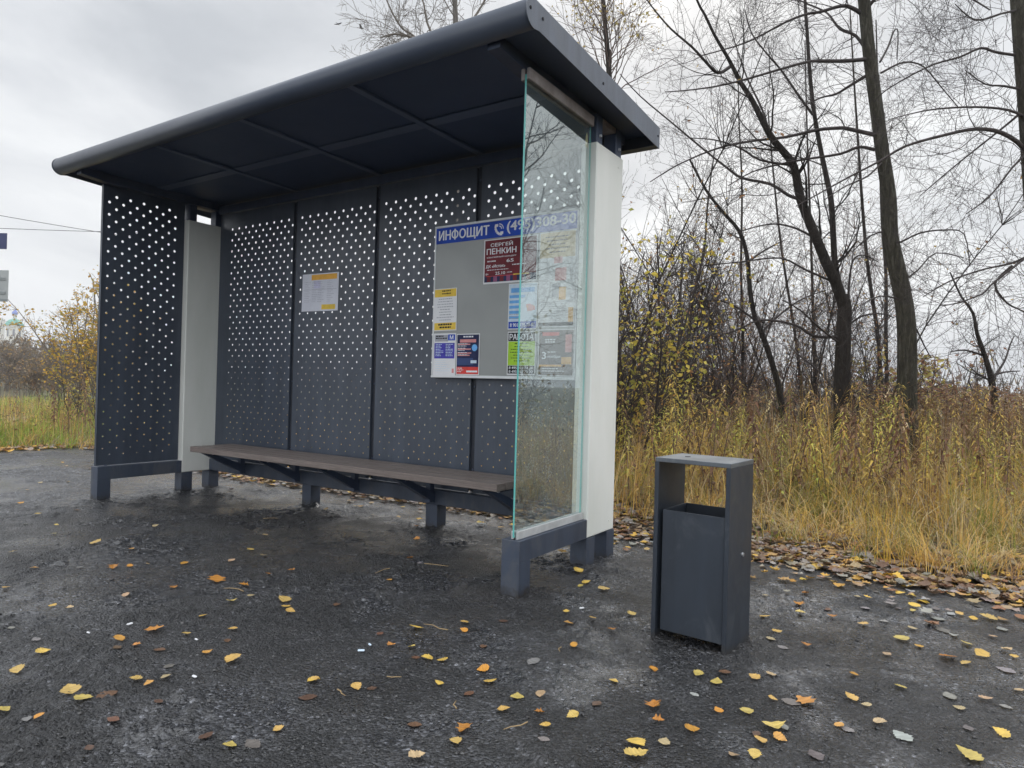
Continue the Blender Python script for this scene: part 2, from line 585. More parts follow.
def perforated(uv0, uv1, hu0, nh, pitch, vtop, vbot, odd_n, odd_off, mapf, thick):
    """sheet with real round holes that grow towards the top; mapf(u, v, w) -> xyz, w = depth through the sheet"""
    u0, v0 = uv0; u1, v1 = uv1
    mb = MB()
    step = .05
    rows = int(round((vtop - vbot) / step)) + 1
    ring = [(1, 0), (1, 1), (0, 1), (-1, 1), (-1, 0), (-1, -1), (0, -1), (1, -1)]

    def quad(a, b, c, d):
        for w in (0, thick):
            q = [mapf(a, c, w), mapf(b, c, w), mapf(b, d, w), mapf(a, d, w)]
            mb.add(q, [(0, 1, 2, 3)] if w == 0 else [(3, 2, 1, 0)])
    vt = vtop + step / 2; vb = vtop - step * (rows - 1) - step / 2
    quad(u0, u1, vt, v1); quad(u0, u1, v0, vb)
    for j in range(rows):
        v = vtop - j * step
        odd = j % 2
        first = hu0 + (odd_off if odd else 0)
        n = odd_n if odd else nh
        ua = first - pitch / 2; ub = first + pitch * (n - 1) + pitch / 2
        ua = max(ua, u0); ub = min(ub, u1)
        if ua > u0 + 1e-5: quad(u0, ua, v - step / 2, v + step / 2)
        if ub < u1 - 1e-5: quad(ub, u1, v - step / 2, v + step / 2)
        rad = .0056 + .0060 * ((v - vbot) / (vtop - vbot)) ** 1.0
        for k in range(n):
            cu = first + pitch * k
            a = max(cu - pitch / 2, u0); b_ = min(cu + pitch / 2, u1)
            outer = []; inner = []
            for (rx, ry) in ring:
                outer.append((a if rx < 0 else b_ if rx > 0 else cu, v + ry * step / 2))
                q = math.atan2(ry, rx)
                inner.append((cu + rad * math.cos(q), v + rad * math.sin(q)))
            vs = [mapf(*p, 0) for p in outer + inner] + [mapf(*p, thick) for p in outer + inner]
            fs = []
            for i in range(8):
                i2 = (i + 1) % 8
                fs.append((i, i2, 8 + i2, 8 + i))
                fs.append((16 + i2, 16 + i, 24 + i, 24 + i2))
                fs.append((8 + i, 8 + i2, 24 + i2, 24 + i))
            mb.add(vs, fs)
    return mb


WT = 2.53
for k in range(4):
    xa = SW0 + PAN * k + .022; xb = SW0 + PAN * (k + 1) - .022
    if k == 0: xa = HP + .002
    if k == 3: xb = L - HP - .002
    h0 = .22 + PAN * k + .0095 * k
    h0 = SW0 + PAN * k + .0838
    mb = perforated((xa, ZB + .002), (xb, WT), h0, 9 if k else 9, .0978, 2.384, .384, 9 if k else 9, .0489, lambda u, v, w: (u, w, v), .003)
    # folded edges of the sheet
    mb.box(xa + .0005, xa + .003, .0035, .035, ZB + .014, WT - .002, .0005)
    mb.box(xb - .003, xb - .0005, .0035, .035, ZB + .014, WT - .002, .0005)
    mb.build('back_panel', m_wall, shelter)
for k in (1, 2, 3):
    x = SW0 + PAN * k
    mb = MB(); mb.box(x - .0175, x + .0175, .016, .05, ZB + .004, WT + .02, .002)
    po = mb.build('wall_post', m_groove, shelter)
    for z in (.45, 1.02, 1.42, 2.05, 2.44):
        mb = MB(); mb.cyl((x, .0155, z), (x, .009, z), .007, .005, 8)
        mb.build('bolt', m_steel, po)
mb = MB(); mb.box(HP + .01, L - HP - .01, -.035, .055, WT + .002, 2.598, .004); mb.build('wall_head_beam', m_steel, shelter)

# left side panel
mb = perforated((-D + .006, ZB + .004), (-DC - .004, 2.56), -.9020, 5, .1113, 2.482, .382, 6, -.0557, lambda u, v, w: (-GX + w, u, v), .003)
mb.box(-GX - .012, -GX - .0005, -D + .004, -D + .0065, ZB + .005, 2.56, .0005)
mb.box(-GX + .0035, -GX + .016, -D + .004, -D + .0065, ZB + .005, 2.56, .0005)
mb.box(-GX - .022, -GX - .0005, -DC - .0065, -DC - .004, ZB + .005, 2.56, .0005)
sp = mb.build('side_panel', m_wall, shelter)
mb = MB(); mb.cyl((-GX, -.93, ZB), (-GX, -.93, ZB + .012), .012, .009, 8); mb.build('bolt', m_steel, sp)

# corner posts above and inside the white cladding
for xs in (0, L):
    for (ya, yb) in ((-DC + .012, -DC + .085), (-.045, .032)):
        mb = MB(); mb.box(xs - .040, xs + .040, ya, yb, ZC + .004, 2.59, .003)
        pp = mb.build('corner_post', m_steel, shelter)
        mb = MB()
        sx = 1 if xs else -1
        mb.cyl((xs + sx * .041, (ya + yb) / 2, 2.47), (xs + sx * .052, (ya + yb) / 2, 2.47), .010, .008, 8)
        mb.build('bolt', m_bolt, pp)
    mb = MB(); mb.box(xs - .038, xs + .038, -DC + .087, -.047, 2.555, 2.588, .003); mb.build('post_tie', m_alu2, shelter)
    # cladding: four thin sheets round the posts
    mb = MB()
    mb.box(xs - HP, xs + HP, -DC, CBK, ZC - .001, CT, .006)
    cl = mb.build('white_pillar', m_white, shelter)
    for z in (ZC + .06, CT - .07):
        for sx in (-1, 1):
            mb = MB(); mb.cyl((xs + sx * (HP - .0005), -.03, z), (xs + sx * (HP + .003), -.03, z), .006, .006, 8)
            mb.build('rivet', m_white, cl)

# glass screen
mb = MB()
vs, fs = chamfer_box(L + GX - .005, L + GX + .005, -D + .008, -DC - .006, ZB + .012, 2.535, .001)
mb.add(vs, fs)
for i, f in enumerate(fs):
    a = np.array(vs[f[0]]); n = np.cross(np.array(vs[f[1]]) - a, np.array(vs[f[2]]) - a); n /= np.linalg.norm(n)
    mb.m[i] = 0 if abs(n[0]) > .9 else 1
glass = mb.build('glass_pane', [m_glass, m_gedge], shelter)
mb = MB()
for sx in (-1, 1):
    mb.box(L + GX + sx * .013 - .007, L + GX + sx * .013 + .007, -D + .02, -DC - .008, ZB + .001, ZB + .040, .002)
mb.build('glass_channel', m_alu, shelter)
mb = MB()
for sx in (-1, 1):
    mb.box(L + GX + sx * .016 - .010, L + GX + sx * .016 + .010, -D + .004, -DC - .01, 2.505, 2.5625, .003)
mb.build('glass_clamp', m_alu2, shelter)
mb = MB()
vs = [(L + GX - .0065, -.365, 2.39), (L + GX - .0065, -.335, 2.385), (L + GX - .0065, -.338, 2.455), (L + GX - .0065, -.35, 2.47), (L + GX - .0065, -.362, 2.44)]
mb.add(vs + [(x - .001, y, z) for x, y, z in vs], [(4, 3, 2, 1, 0), (5, 6, 7, 8, 9), (0, 1, 6, 5), (1, 2, 7, 6), (2, 3, 8, 7), (3, 4, 9, 8), (4, 0, 5, 9)])
mb.build('scrap_and_glint', m_sand, shelter)  # peach flake: warm light at the pillar top put into colour

# roof
XL, XR = -.1954, 4.1945
YF, YB = -1.3082, .2558
ZN = 2.6656; RN = .0665
yc = YF + RN


def roof_profile(k=0.0):
    pr = []
    for i in range(17):
        a = math.radians(90 + 180 * i / 16 + 2.5)
        pr.append((yc + (RN - k) * math.cos(a), ZN + (RN - k) * math.sin(a)))
    pr += [(yc + .045, 2.612 - .005 + k), (YB - k, 2.530 + k), (YB - k, 2.659 - k)]
    return pr


mb = MB()
# nose tube + top skin
pr = []
for i in range(19):
    a = math.radians(92 + 190 * i / 18)
    pr.append((yc + (RN - .002) * math.cos(a), ZN + (RN - .002) * math.sin(a)))
mb.prism(pr + [(yc + .012, ZN - .03), (yc + .012, ZN + .03)], XL + .005, XR - .005)
nose = mb.build('roof_nose', m_roof, shelter, smooth=False)
for p in nose.data.polygons: p.use_smooth = len(p.vertices) == 4
mb = MB()
mb.prism([(yc + .014, 2.724), (YB - .006, 2.655), (YB - .006, 2.6254), (yc + .014, 2.640)], XL + .005, XR - .005)
mb.build('roof', m_under, shelter)
mb = MB()
mb.prism([(YB - .005, 2.655), (YB, 2.655), (YB, 2.532), (YB - .06, 2.535), (YB - .06, 2.541), (YB - .005, 2.538)], XL + .005, XR - .005)
mb.build('rear_fascia', m_roof, shelter)
for x0, x1 in ((XR - .0045, XR), (XL, XL + .0045)):
    mb = MB(); mb.prism(roof_profile(), x0, x1)
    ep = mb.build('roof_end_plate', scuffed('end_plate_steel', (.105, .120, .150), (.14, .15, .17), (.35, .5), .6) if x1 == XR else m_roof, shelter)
    s = 1 if x1 == XR else -1
    xo = x1 if s > 0 else x0
    for (yy, zz) in ((yc - .035, ZN + .01), (yc + .07, ZN + .008), (-.55, 2.625), (YB - .03, 2.60)):
        mb = MB(); mb.cyl((xo, yy, zz), (xo + s * .003, yy, zz), .0075, .0075, 8)
        mb.build('screw', m_rubber, ep)
for x in (HP - .01, SW0 + PAN, SW0 + 2 * PAN, SW0 + 3 * PAN, L - HP + .01):
    mb = MB()
    edge = x < .5 or x > 3.5
    z0 = 2.5635
    hw = .035 if edge else .022
    if edge: pr_ = [(yc + .03, z0 + .018), (yc + .03, 2.636), (.18, 2.620), (.18, z0), (yc + .25, z0)]
    else: pr_ = [(yc + .03, 2.622), (yc + .03, 2.636), (.18, 2.620), (.18, 2.609)]
    mb.prism(pr_, x - hw, x + hw)
    mb.build('rafter', m_steel if edge else m_rib, shelter)
xs = [HP - .01, SW0 + PAN, SW0 + 2 * PAN, SW0 + 3 * PAN, L - HP + .01]
for i in range(4):
    mb = MB(); mb.box(xs[i] + .037, xs[i + 1] - .037, -.62, -.53, 2.6235, 2.632, .002); mb.build('purlin', m_rib, shelter)

# bench
SZ = .4575; BX0, BX1 = .4723, 3.5581
bm_ = MB()
nb = 4; pw = (.4984 - .10 - 3 * .009) / 4
for i in range(nb):
    y0 = -.4984 + i * (pw + .009)
    bm_.box(BX0 + U(-.001, .001), BX1 + U(-.001, .001), y0, y0 + pw, SZ - .0439, SZ, .003)
bench = bm_.build('bench_seat', m_wood, shelter)
for x in (.575, 1.289, 1.968, 2.709, 3.44):
    mb = MB()
    zt = SZ - .0445
    mb.bar((x, -.40, zt - .017), (x, -.0525, zt - .017), .04, .030)
    mb.prism([(-.465, zt - .002), (-.395, zt - .002), (-.0535, ZB - .020), (-.0535, ZC + .012)], x - .0215, x + .0215)
    mb.box(x - .02, x + .02, -.105, -.06, ZC + .02, zt - .041, .002)
    mb.build('bench_bracket', m_steel, bench)
for x in (.575, 1.289, 1.968, 2.709, 3.44):
    mb = MB(); mb.box(x + .05, x + .062, -.40, -.38, SZ - .066, SZ - .0442, .002)
    mb.build('plank_clip', m_alu, bench)


# ------------------------------------------------------------------ things pinned on the wall
def text_into(mb, s, x, z, w, h, y, mi=0, fat=.012):
    """lettering fitted to the box w x h whose lower left corner is x, z, facing the road"""
    cu = bpy.data.curves.new('lettering', 'FONT')
    cu.body = s
    cu.resolution_u = 3
    o = bpy.data.objects.new('lettering', cu)
    col.objects.link(o)
    dg = bpy.context.evaluated_depsgraph_get()
    me = bpy.data.meshes.new_from_object(o.evaluated_get(dg))
    bpy.data.objects.remove(o); bpy.data.curves.remove(cu)
    vs = np.array([v.co[:] for v in me.vertices])
    if len(vs) == 0: return
    lo = vs.min(0); hi = vs.max(0); sz = np.maximum(hi - lo, 1e-6)
    fc = [tuple(p.vertices) for p in me.polygons]
    k = h * .035
    for q, (ox, oz) in enumerate(((-k, 0), (k, 0), (0, k * .6), (0, -k * .6))):
        mb.add([(x + ox + (p[0] - lo[0]) / sz[0] * w, y - .00004 * q, z + oz + (p[1] - lo[1]) / sz[1] * h) for p in vs], fc, mi)
    bpy.data.meshes.remove(me)


def rect(mb, x0, x1, z0, z1, y, mi=0):
    mb.add([(x0, y, z0), (x1, y, z0), (x1, y, z1), (x0, y, z1)], [(0, 1, 2, 3)], mi)


def small_print(mb, x0, x1, z0, z1, n, y, mi=0, fill=.45, center=False):
    dz = (z1 - z0) / n
    for i in range(n):
        zt = z1 - i * dz
        w = (x1 - x0) * U(.55, 1.0)
        xa = x0 if not center else (x0 + x1 - w) / 2
        x = xa
        while x < xa + w - .002:
            ww = min(U(.006, .022), xa + w - x)
            rect(mb, x, x + ww, zt - dz * fill, zt, y, mi)
            x += ww + .004


def sheet(name, x0, x1, z0, z1, y, mat=None, rot=0.0, **t):
    """a paper thing hanging at y; its children are laid out in its own frame (0..w, 0..h)"""
    o = empty(name, (x0, y, z0), **t)
    o.rotation_euler = (0, rot, 0)
    w, h = x1 - x0, z1 - z0
    mb = MB()
    nx = 8
    vs = []; fs = []
    for j in (0, 1):
        for i in range(nx + 1):
            vs.append((w * i / nx, -.0012, h * j)); 
    for i in range(nx):
        fs.append((i, i + 1, nx + 2 + i, nx + 1 + i))
    mb.add(vs, fs)
    mb.box(0, w, -.001, 0, 0, h, .0003)
    mb.build('paper', mat or m_paper, o)
    return o, w, h


BX, BZ, BXX, BZZ = 2.665, 1.077, 3.810, 2.140
board = empty('notice_board', (0, 0, 0), label='large grey notice board with blue heading strip hanging on the perforated wall', cat='notice board')
mb = MB(); mb.box(BX + .006, BXX - .006, -.050, -.0045, BZ + .006, BZZ - .006, .002); mb.build('panel', m_board, board)
mb = MB()
mb.box(BX, BXX, -.054, -.004, BZ, BZ + .018, .002); mb.box(BX, BXX, -.054, -.004, BZZ - .014, BZZ, .002)
mb.box(BX, BX + .012, -.0538, -.004, BZ + .0182, BZZ - .0142, .002); mb.box(BXX - .012, BXX, -.0538, -.004, BZ + .0182, BZZ - .0142, .002)
mb.build('frame', m_bframe, board)
mb = MB(); mb.box(BX + .013, BXX - .013, -.0522, -.0502, 2.014, 2.124, .0005); hd = mb.build('heading_strip', m_blue, board)
mb = MB()
yy = -.0532
hx = lambda q: 2.703 + (q - 118) / 435 * .43
text_into(mb, 'ИН', hx(118), 2.038, hx(222) - hx(118), .066, yy)
text_into(mb, 'О', hx(232), 2.043, hx(290) - hx(232), .056, yy)
rect(mb, hx(261) - .0065, hx(261) + .0065, 2.034, 2.108, yy - .0003)
text_into(mb, 'ОЩИТ', hx(300), 2.026, hx(553) - hx(300), .078, yy)
text_into(mb, '(495)308-30', 3.278, 2.030, .510, .082, yy, 0, .016)
# telephone receiver with sound waves
cx, cz = 3.214, 2.068
pts = [(cx - .026 + .0, -.0532, cz + .030), (cx - .030, -.0532, cz + .008), (cx - .018, -.0532, cz - .018), (cx + .004, -.0532, cz - .034), (cx + .026, -.0532, cz - .034)]
for i in range(len(pts) - 1):
    a, c = np.array(pts[i]), np.array(pts[i + 1]); d = c - a; n = np.array([-d[2], 0, d[0]]); n = n / np.linalg.norm(n) * .0085
    mb.add([a - n, c - n, c + n, a + n], [(0, 1, 2, 3)])
for (px, pz, aa) in ((cx - .020, cz + .026, .3), (cx + .022, cz - .026, -1.2)):
    rect(mb, px - .012, px + .012, pz - .009, pz + .009, -.05325)
for rad in (.020, .034):
    for i in range(6):
        a0 = math.radians(0 + i * 15); a1 = math.radians(15 + i * 15)
        q = [(cx + rr * math.cos(a), -.0532, cz + rr * math.sin(a)) for rr, a in ((rad - .003, a0), (rad + .003, a0), (rad + .003, a1), (rad - .003, a1))]
        mb.add(q, [(0, 1, 2, 3)])
mb.build('lettering', m_white_ink, hd)

YP = -.0525
# concert poster
o, w, h = sheet('poster', 3.097, 3.519, 1.707, 2.004, YP, m_paper, label='maroon concert poster with white lettering near the top of the notice board', cat='poster')
mb = MB(); rect(mb, .008, w - .008, .012, h - .006, -.0016); 
rect(mb, .008, w - .008, .012, .055, -.0019, 1)
for i in range(7):
    rect(mb, .03 + i * .052, .06 + i * .052, .014, .052, -.0021, 2 if i % 2 else 0)
mb.build('print', [m_maroon, m_navy, flat('print_plum', (.30, .10, .20), .4)], o)
mb = MB(); y = -.0025
text_into(mb, 'СЕРГЕЙ', .055, h - .050, .175, .029, y); text_into(mb, 'ПЕНКИН', .024, h - .100, .235, .038, y, 0, .02)
text_into(mb, 'ЮБИЛЕЙНЫЙ КОНЦЕРТ', .026, h - .126, .235, .012, y)
text_into(mb, '65', .185, h - .160, .055, .021, y, 0, .03); small_print(mb, .03, .15, h - .160, h - .142, 1, y)
text_into(mb, 'ДК «Исток»', .020, h - .193, .155, .023, y); small_print(mb, .23, .40, h - .19, h - .176, 1, y)
small_print(mb, .03, .33, h - .212, h - .202, 1, y); text_into(mb, '25.10', .098, h - .238, .078, .019, y); text_into(mb, '6+', .02, h - .238, .022, .014, y); small_print(mb, .19, .26, h - .236, h - .224, 1, y)
rect(mb, .02, .30, h - .2475, h - .2440, y, 1); rect(mb, .24, .36, h - .2475, h - .2400, -.0027, 2)
mb.build('lettering', [m_white_ink, m_red, m_yellow], o)

# white flyer with yellow ends
o, w, h = sheet('flyer', 2.679, 2.880, 1.402, 1.697, YP, m_paper, rot=-.012, label='white flyer with yellow top and bottom bands at left side of the board', cat='flyer')
mb = MB(); rect(mb, .004, w - .006, h - .058, h - .004, -.0016); rect(mb, .004, w - .006, .006, .056, -.0016); mb.build('print', m_yellow, o)
mb = MB(); small_print(mb, .02, .18, .06, h - .07, 9, -.0018, 0, .3, True); small_print(mb, .015, .19, .010, .050, 2, -.0021, 1, .6, True); small_print(mb, .07, .18, h - .05, h - .012, 2, -.0021, 1, .5)
mb.build('lettering', [m_grey_ink, m_black_ink], o)

# blue and white flyer
o, w, h = sheet('flyer', 2.681, 2.879, 1.090, 1.385, YP, m_paper, label='white flyer with dark blue box at lower left corner of the board', cat='flyer')
mb = MB(); rect(mb, .008, w - .010, .120, .228, -.0016, 0); rect(mb, .012, .13, .238, h - .010, -.0016, 1); rect(mb, .130, w - .008, .245, h - .008, -.0019, 2)
rect(mb, w - .03, w - .012, .02, .05, -.0016, 3)
mb.build('print', [m_violet, m_grey_ink, m_blue, m_pink], o)
mb = MB(); small_print(mb, .02, .09, .13, .22, 8, -.0021, 0, .4); small_print(mb, .11, .18, .13, .22, 8, -.0021, 0, .4); small_print(mb, .02, .12, .25, .28, 2, -.0021, 1, .6); small_print(mb, .02, .17, .02, .11, 6, -.0018, 0, .2)
text_into(mb, 'М', .145, .252, .03, .028, -.0023, 2)
mb.build('lettering', [m_pale, m_black_ink, m_white_ink], o)

# dark flyer with red foot
o, w, h = sheet('flyer', 2.885, 3.082, 1.098, 1.379, YP, m_paper, label='dark navy flyer with a red foot beside the blue and white flyer', cat='flyer')
mb = MB(); rect(mb, .006, w - .006, .055, h - .006, -.0016, 0); rect(mb, .006, w - .006, .006, .055, -.0016, 1); rect(mb, .006, .145, .068, .115, -.0019, 2)
for i in range(10):
    a0 = 2 * math.pi * i / 10; a1 = 2 * math.pi * (i + 1) / 10
    mb.add([(.155, -.0019, .185), (.155 + .024 * math.cos(a0), -.0019, .185 + .024 * math.sin(a0)), (.155 + .024 * math.cos(a1), -.0019, .185 + .024 * math.sin(a1))], [(0, 1, 2)], 3)
mb.build('print', [m_navy, m_red, flat('print_slate', (.05, .08, .2), .4), m_sky_ink], o)
mb = MB(); small_print(mb, .03, .17, h - .032, h - .015, 1, -.0021, 0, .6, True); rect(mb, .03, w - .03, h - .060, h - .038, -.0021, 1)
for zz in (.205, .172, .145, .130):
    rect(mb, .012, .012 + U(.09, .12), zz, zz + .008, -.0021, 1)
small_print(mb, .014, .11, .125, .215, 6, -.0023, 0, .3); rect(mb, .09, w - .014, .018, .030, -.0021, 0); small_print(mb, .014, .07, .012, .048, 3, -.0021, 0, .4); rect(mb, .125, .175, .080, .1, -.0021, 2)
mb.build('lettering', [m_white_ink, m_pink, m_pale], o)

# light blue flyer
o, w, h = sheet('flyer', 3.305, 3.526, 1.400, 1.699, YP, m_paper, label='pale blue flyer with short blue bars above the green job notice', cat='flyer')
mb = MB(); rect(mb, .005, w - .005, .05, h - .005, -.0016, 0); rect(mb, .005, w - .005, .006, .05, -.0016, 1); rect(mb, .02, .2, h - .06, h - .03, -.0019, 2)
for i in range(5):
    rect(mb, .008, .085 if i else .13, h - .095 - i * .034, h - .076 - i * .034, -.0019, 2)
for i in range(9):
    a = U(0, 6.28); q = U(0, .028)
    px, pz = .165 + q * math.cos(a), .135 + q * math.sin(a)
    rect(mb, px - .018, px + .018, pz - .012, pz + .012, -.0019 - .0001 * i, 3 if i % 3 else 4)
mb.build('print', [m_pale, m_blue, m_sky_ink, m_pink, m_orange], o)
mb = MB(); text_into(mb, '8 901 138-38-81', .018, .016, .185, .024, -.0021, 0); small_print(mb, .01, .09, .06, .1, 3, -.0021, 1, .3)
mb.build('lettering', [m_white_ink, m_grey_ink], o)

# job notice
o, w, h = sheet('flyer', 3.307, 3.524, 1.104, 1.385, YP, m_paper, label='bright green job notice with black heading РАБОТА on the board', cat='flyer')
mb = MB(); rect(mb, .006, w - .006, h - .062, h - .006, -.0016, 0); rect(mb, .006, w - .006, .062, h - .064, -.0016, 1); rect(mb, .006, w - .006, .008, .060, -.0016, 0)
mb.build('print', [m_black_ink, m_lime], o)
mb = MB(); text_into(mb, 'РАБОТА', .016, h - .054, .182, .040, -.0021, 0, .02); small_print(mb, .02, w - .02, .075, h - .075, 7, -.0021, 1, .3, True)
text_into(mb, '8 495 203 74 20', .016, .038, .182, .016, -.0021, 0, .02); text_into(mb, '8 495 203 70 20', .016, .014, .182, .016, -.0021, 0, .02)
mb.build('lettering', [m_white_ink, flat('print_dark_green', (.06, .12, .03), .5)], o)

# tall pale poster with yellow head
o, w, h = sheet('poster', 3.532, 3.796, 1.408, 2.010, YP, m_paper, label='tall white poster with a sand yellow head behind the glass', cat='poster')
mb = MB(); rect(mb, .006, w - .006, h - .165, h - .006, -.0016, 0); rect(mb, .006, w - .006, .006, .03, -.0016, 4)
for (a, b_, c, d, k) in ((.12, .2, .29, .37, 1), (.10, .16, .19, .27, 2), (.15, .2, .17, .25, 3), (.11, .17, .40, .44, 1), (.22, .255, .03, .12, 3)):
    rect(mb, a, b_, c, d, -.0017 - .0002 * k, k)
mb.build('print', [m_sand, m_pink, m_grey_ink, m_orange, m_black_ink], o)
mb = MB(); small_print(mb, .02, .24, .06, .16, 7, -.0027, 0, .25); small_print(mb, .03, .23, h - .15, h - .03, 5, -.0021, 1, .35, True)
mb.build('lettering', [m_grey_ink, m_brown_ink], o)

# event poster
o, w, h = sheet('poster', 3.543, 3.797, 1.100, 1.394, YP, m_paper, label='dark brown event poster in the lower right corner of the board', cat='poster')
mb = MB(); rect(mb, .005, w - .003, .005, h - .005, -.0016, 0); rect(mb, .03, .15, h - .04, h - .018, -.0019, 1); rect(mb, .01, .17, .06, .072, -.0019, 2); rect(mb, .17, .24, .075, .12, -.0019, 2); rect(mb, .195, .24, .15, .26, -.0021, 3)
mb.build('print', [m_brown_ink, m_red, m_orange, m_pink], o)
mb = MB(); text_into(mb, '3', .03, .108, .028, .044, -.0023, 0, .02); text_into(mb, 'ноября', .066, .110, .095, .022, -.0023, 0, .012); small_print(mb, .05, .16, h - .09, h - .06, 2, -.0023, 0, .6); small_print(mb, .03, .2, .02, .05, 2, -.0023, 0, .4); small_print(mb, .07, .15, .14, .155, 1, -.0023, 0)
mb.build('lettering', [m_white_ink], o)

# timetable sheet on the wall
o, w, h = sheet('timetable', 1.210, 1.641, 1.599, 1.905, -.0025, surf('timetable_paper', (.60, .62, .70), (.68, .70, .78), (.4, .55), 6), rot=.012, label='white timetable sheet with orange heading stuck on the back wall', cat='timetable')
mb = MB(); rect(mb, .11, w - .02, h - .052, h - .008, -.0016, 0); rect(mb, .24, w - .03, .012, .052, -.0016, 1); rect(mb, .14, .22, h - .12, h - .06, -.0016, 2)
mb.build('print', [m_orange, m_yellow, flat('print_lilac', (.55, .55, .72), .5)], o)
mb = MB()
for cx in (.03, .12, .19, .30):
    small_print(mb, cx, cx + .08, .065, h - .065, 12, -.0019, 0, .25)
rect(mb, .02, w - .02, h - .132, h - .129, -.0019, 0)
mb.build('lettering', [flat('print_mid_grey', (.42, .43, .50), .5)], o)

# ------------------------------------------------------------------ litter bin
NA = -.0749
nw, nd, nh = .3136, .2647, .7573
bin_o = empty('litter_bin', (4.7499, -1.1019, 0), NA, label='dark grey steel litter bin with open arch standing right of the shelter', cat='litter bin')
mb = MB()
t = .018
mb.box(0, t, 0, nd, -.02, nh - t, .0015); mb.box(nw - t, nw, 0, nd, -.02, nh - t, .0015)
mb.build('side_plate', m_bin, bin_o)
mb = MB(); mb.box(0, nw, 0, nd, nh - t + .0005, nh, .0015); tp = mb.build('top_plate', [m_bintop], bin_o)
mb = MB(); mb.cyl((.085, .13, nh), (.085, .13, nh + .0012), .012, .012, 12); mb.build('ashtray_hole', m_rubber, tp)
mb = MB()
x0, x1, y0, y1, z0, z1 = .034, .291, .014, .245, .058, .546
th = .003
mb.box(x0, x1, y0, y0 + th, z0, z1, .0008); mb.box(x0, x1, y1 - th, y1, z0, z1, .0008)
mb.box(x0, x0 + th, y0 + th + .0005, y1 - th - .0005, z0, z1, .0008); mb.box(x1 - th, x1, y0 + th + .0005, y1 - th - .0005, z0, z1, .0008)
mb.box(x0 + th + .0005, x1 - th - .0005, y0 + th + .0005, y1 - th - .0005, z0, z0 + th, .0008)
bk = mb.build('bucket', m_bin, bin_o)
mb = MB(); mb.cyl((nw, .155, .385), (nw + .006, .155, .385), .009, .008, 8); mb.build('bolt', m_bolt, bin_o)
mb = MB(); mb.cyl((0, .155, .385), (-.006, .155, .385), .009, .008, 8); mb.build('bolt', m_bolt, bin_o)

# ------------------------------------------------------------------ ground
def wig(a, b, n, amp):
    out = []
    for i in range(n):
        t = i / n
        out.append((a[0] + (b[0] - a[0]) * t + U(-amp, amp), a[1] + (b[1] - a[1]) * t + U(-amp, amp)))
    return out


bd = wig((14, .85), (5.6, .74), 40, .05) + wig((5.6, .74), (3.6, .95), 16, .05) + wig((3.6, .95), (-.5, .75), 30, .05) + wig((-.5, .75), (-4.5, 1.15), 24, .06)
bd += wig((-4.5, 1.15), (-4.7, -.1), 12, .05) + wig((-4.7, -.1), (-7.5, -1.4), 16, .05) + wig((-7.5, -1.4), (-40, -16), 40, .1)
bd += [(-60, -60), (40, -60), (40, .6)] + wig((40, .6), (14, .85), 20, .05)
mb = MB(); mb.add([(x, y, 0) for x, y in bd], [tuple(range(len(bd)))])
mb.build('asphalt_pavement', m_asph, kind='structure')
mb = MB(); R = 2500
mb.add([(R * math.cos(2 * math.pi * i / 64), R * math.sin(2 * math.pi * i / 64), -.03) for i in range(64)], [tuple(range(64))])
mb.build('ground', m_meadow, kind='structure')
# path strip at the far left
mb = MB()
pl = [G(-260, 434), G(-120, 430), G(0, 425.5), G(8, 425), G(17, 424), G(25, 421.5), G(31, 419)]
pu = [G(-260, 421), G(-120, 418), G(0, 417.2), G(8, 416.6), G(17, 416.4), G(25, 415.6), G(31, 416.2)]
vs = [(p[0], p[1], -.012) for p in pl] + [(p[0], p[1], -.012) for p in pu]
mb.add(vs, [(i, i + 1, 8 + i, 7 + i) for i in range(6)])
mb.build('path', m_path, kind='structure')
# soil bank that carries the verge
nx, ny = 120, 26
vs = []; fs = []
for j in range(ny):
    for i in range(nx):
        x = -6 + 19 * i / (nx - 1); y = .72 + 5.5 * (j / (ny - 1)) ** 1.6
        e = min(1, j / 5)
        z = -.014 + e * (.016 + .014 * math.sin(x * 1.7 + y) * math.sin(y * 2.1 - x * .6) + U(-.008, .008))
        if j == 0: z = -.03
        vs.append((x, y + (U(-.04, .04) if j == 0 else 0), z)); 
for j in range(ny - 1):
    for i in range(nx - 1):
        fs.append((j * nx + i, j * nx + i + 1, (j + 1) * nx + i + 1, (j + 1) * nx + i))
mb = MB(); mb.add(vs, fs); mb.build('verge_soil', m_soil, smooth=True, kind='structure')

# the near pavement as a relief: loose crumbs, hollows, low mounds round the feet
rg = np.random.RandomState(5)


VGRID = {}


def vnoise(x, y, cell, seed):
    g = VGRID.get(seed)
    if g is None: g = VGRID[seed] = np.random.RandomState(seed).rand(256, 256)
    fx, fy = x / cell, y / cell
    ix, iy = np.floor(fx).astype(int), np.floor(fy).astype(int)
    tx, ty = fx - ix, fy - iy
    tx = tx * tx * (3 - 2 * tx); ty = ty * ty * (3 - 2 * ty)
    a = g[ix & 255, iy & 255]; b_ = g[(ix + 1) & 255, iy & 255]; c = g[ix & 255, (iy + 1) & 255]; d = g[(ix + 1) & 255, (iy + 1) & 255]
    return (a * (1 - tx) + b_ * tx) * (1 - ty) + (c * (1 - tx) + d * tx) * ty


GX0, GX1, GY0, GY1 = -4.3, 8.6, -3.4, .62
FEET = [(xs + .0, yy) for xs in (0, L) for yy in (-D + .05, -DC + .05, 0)] + [(1.388, 0), (2.70, 0), (4.77, -.98), (5.06, -.98)]


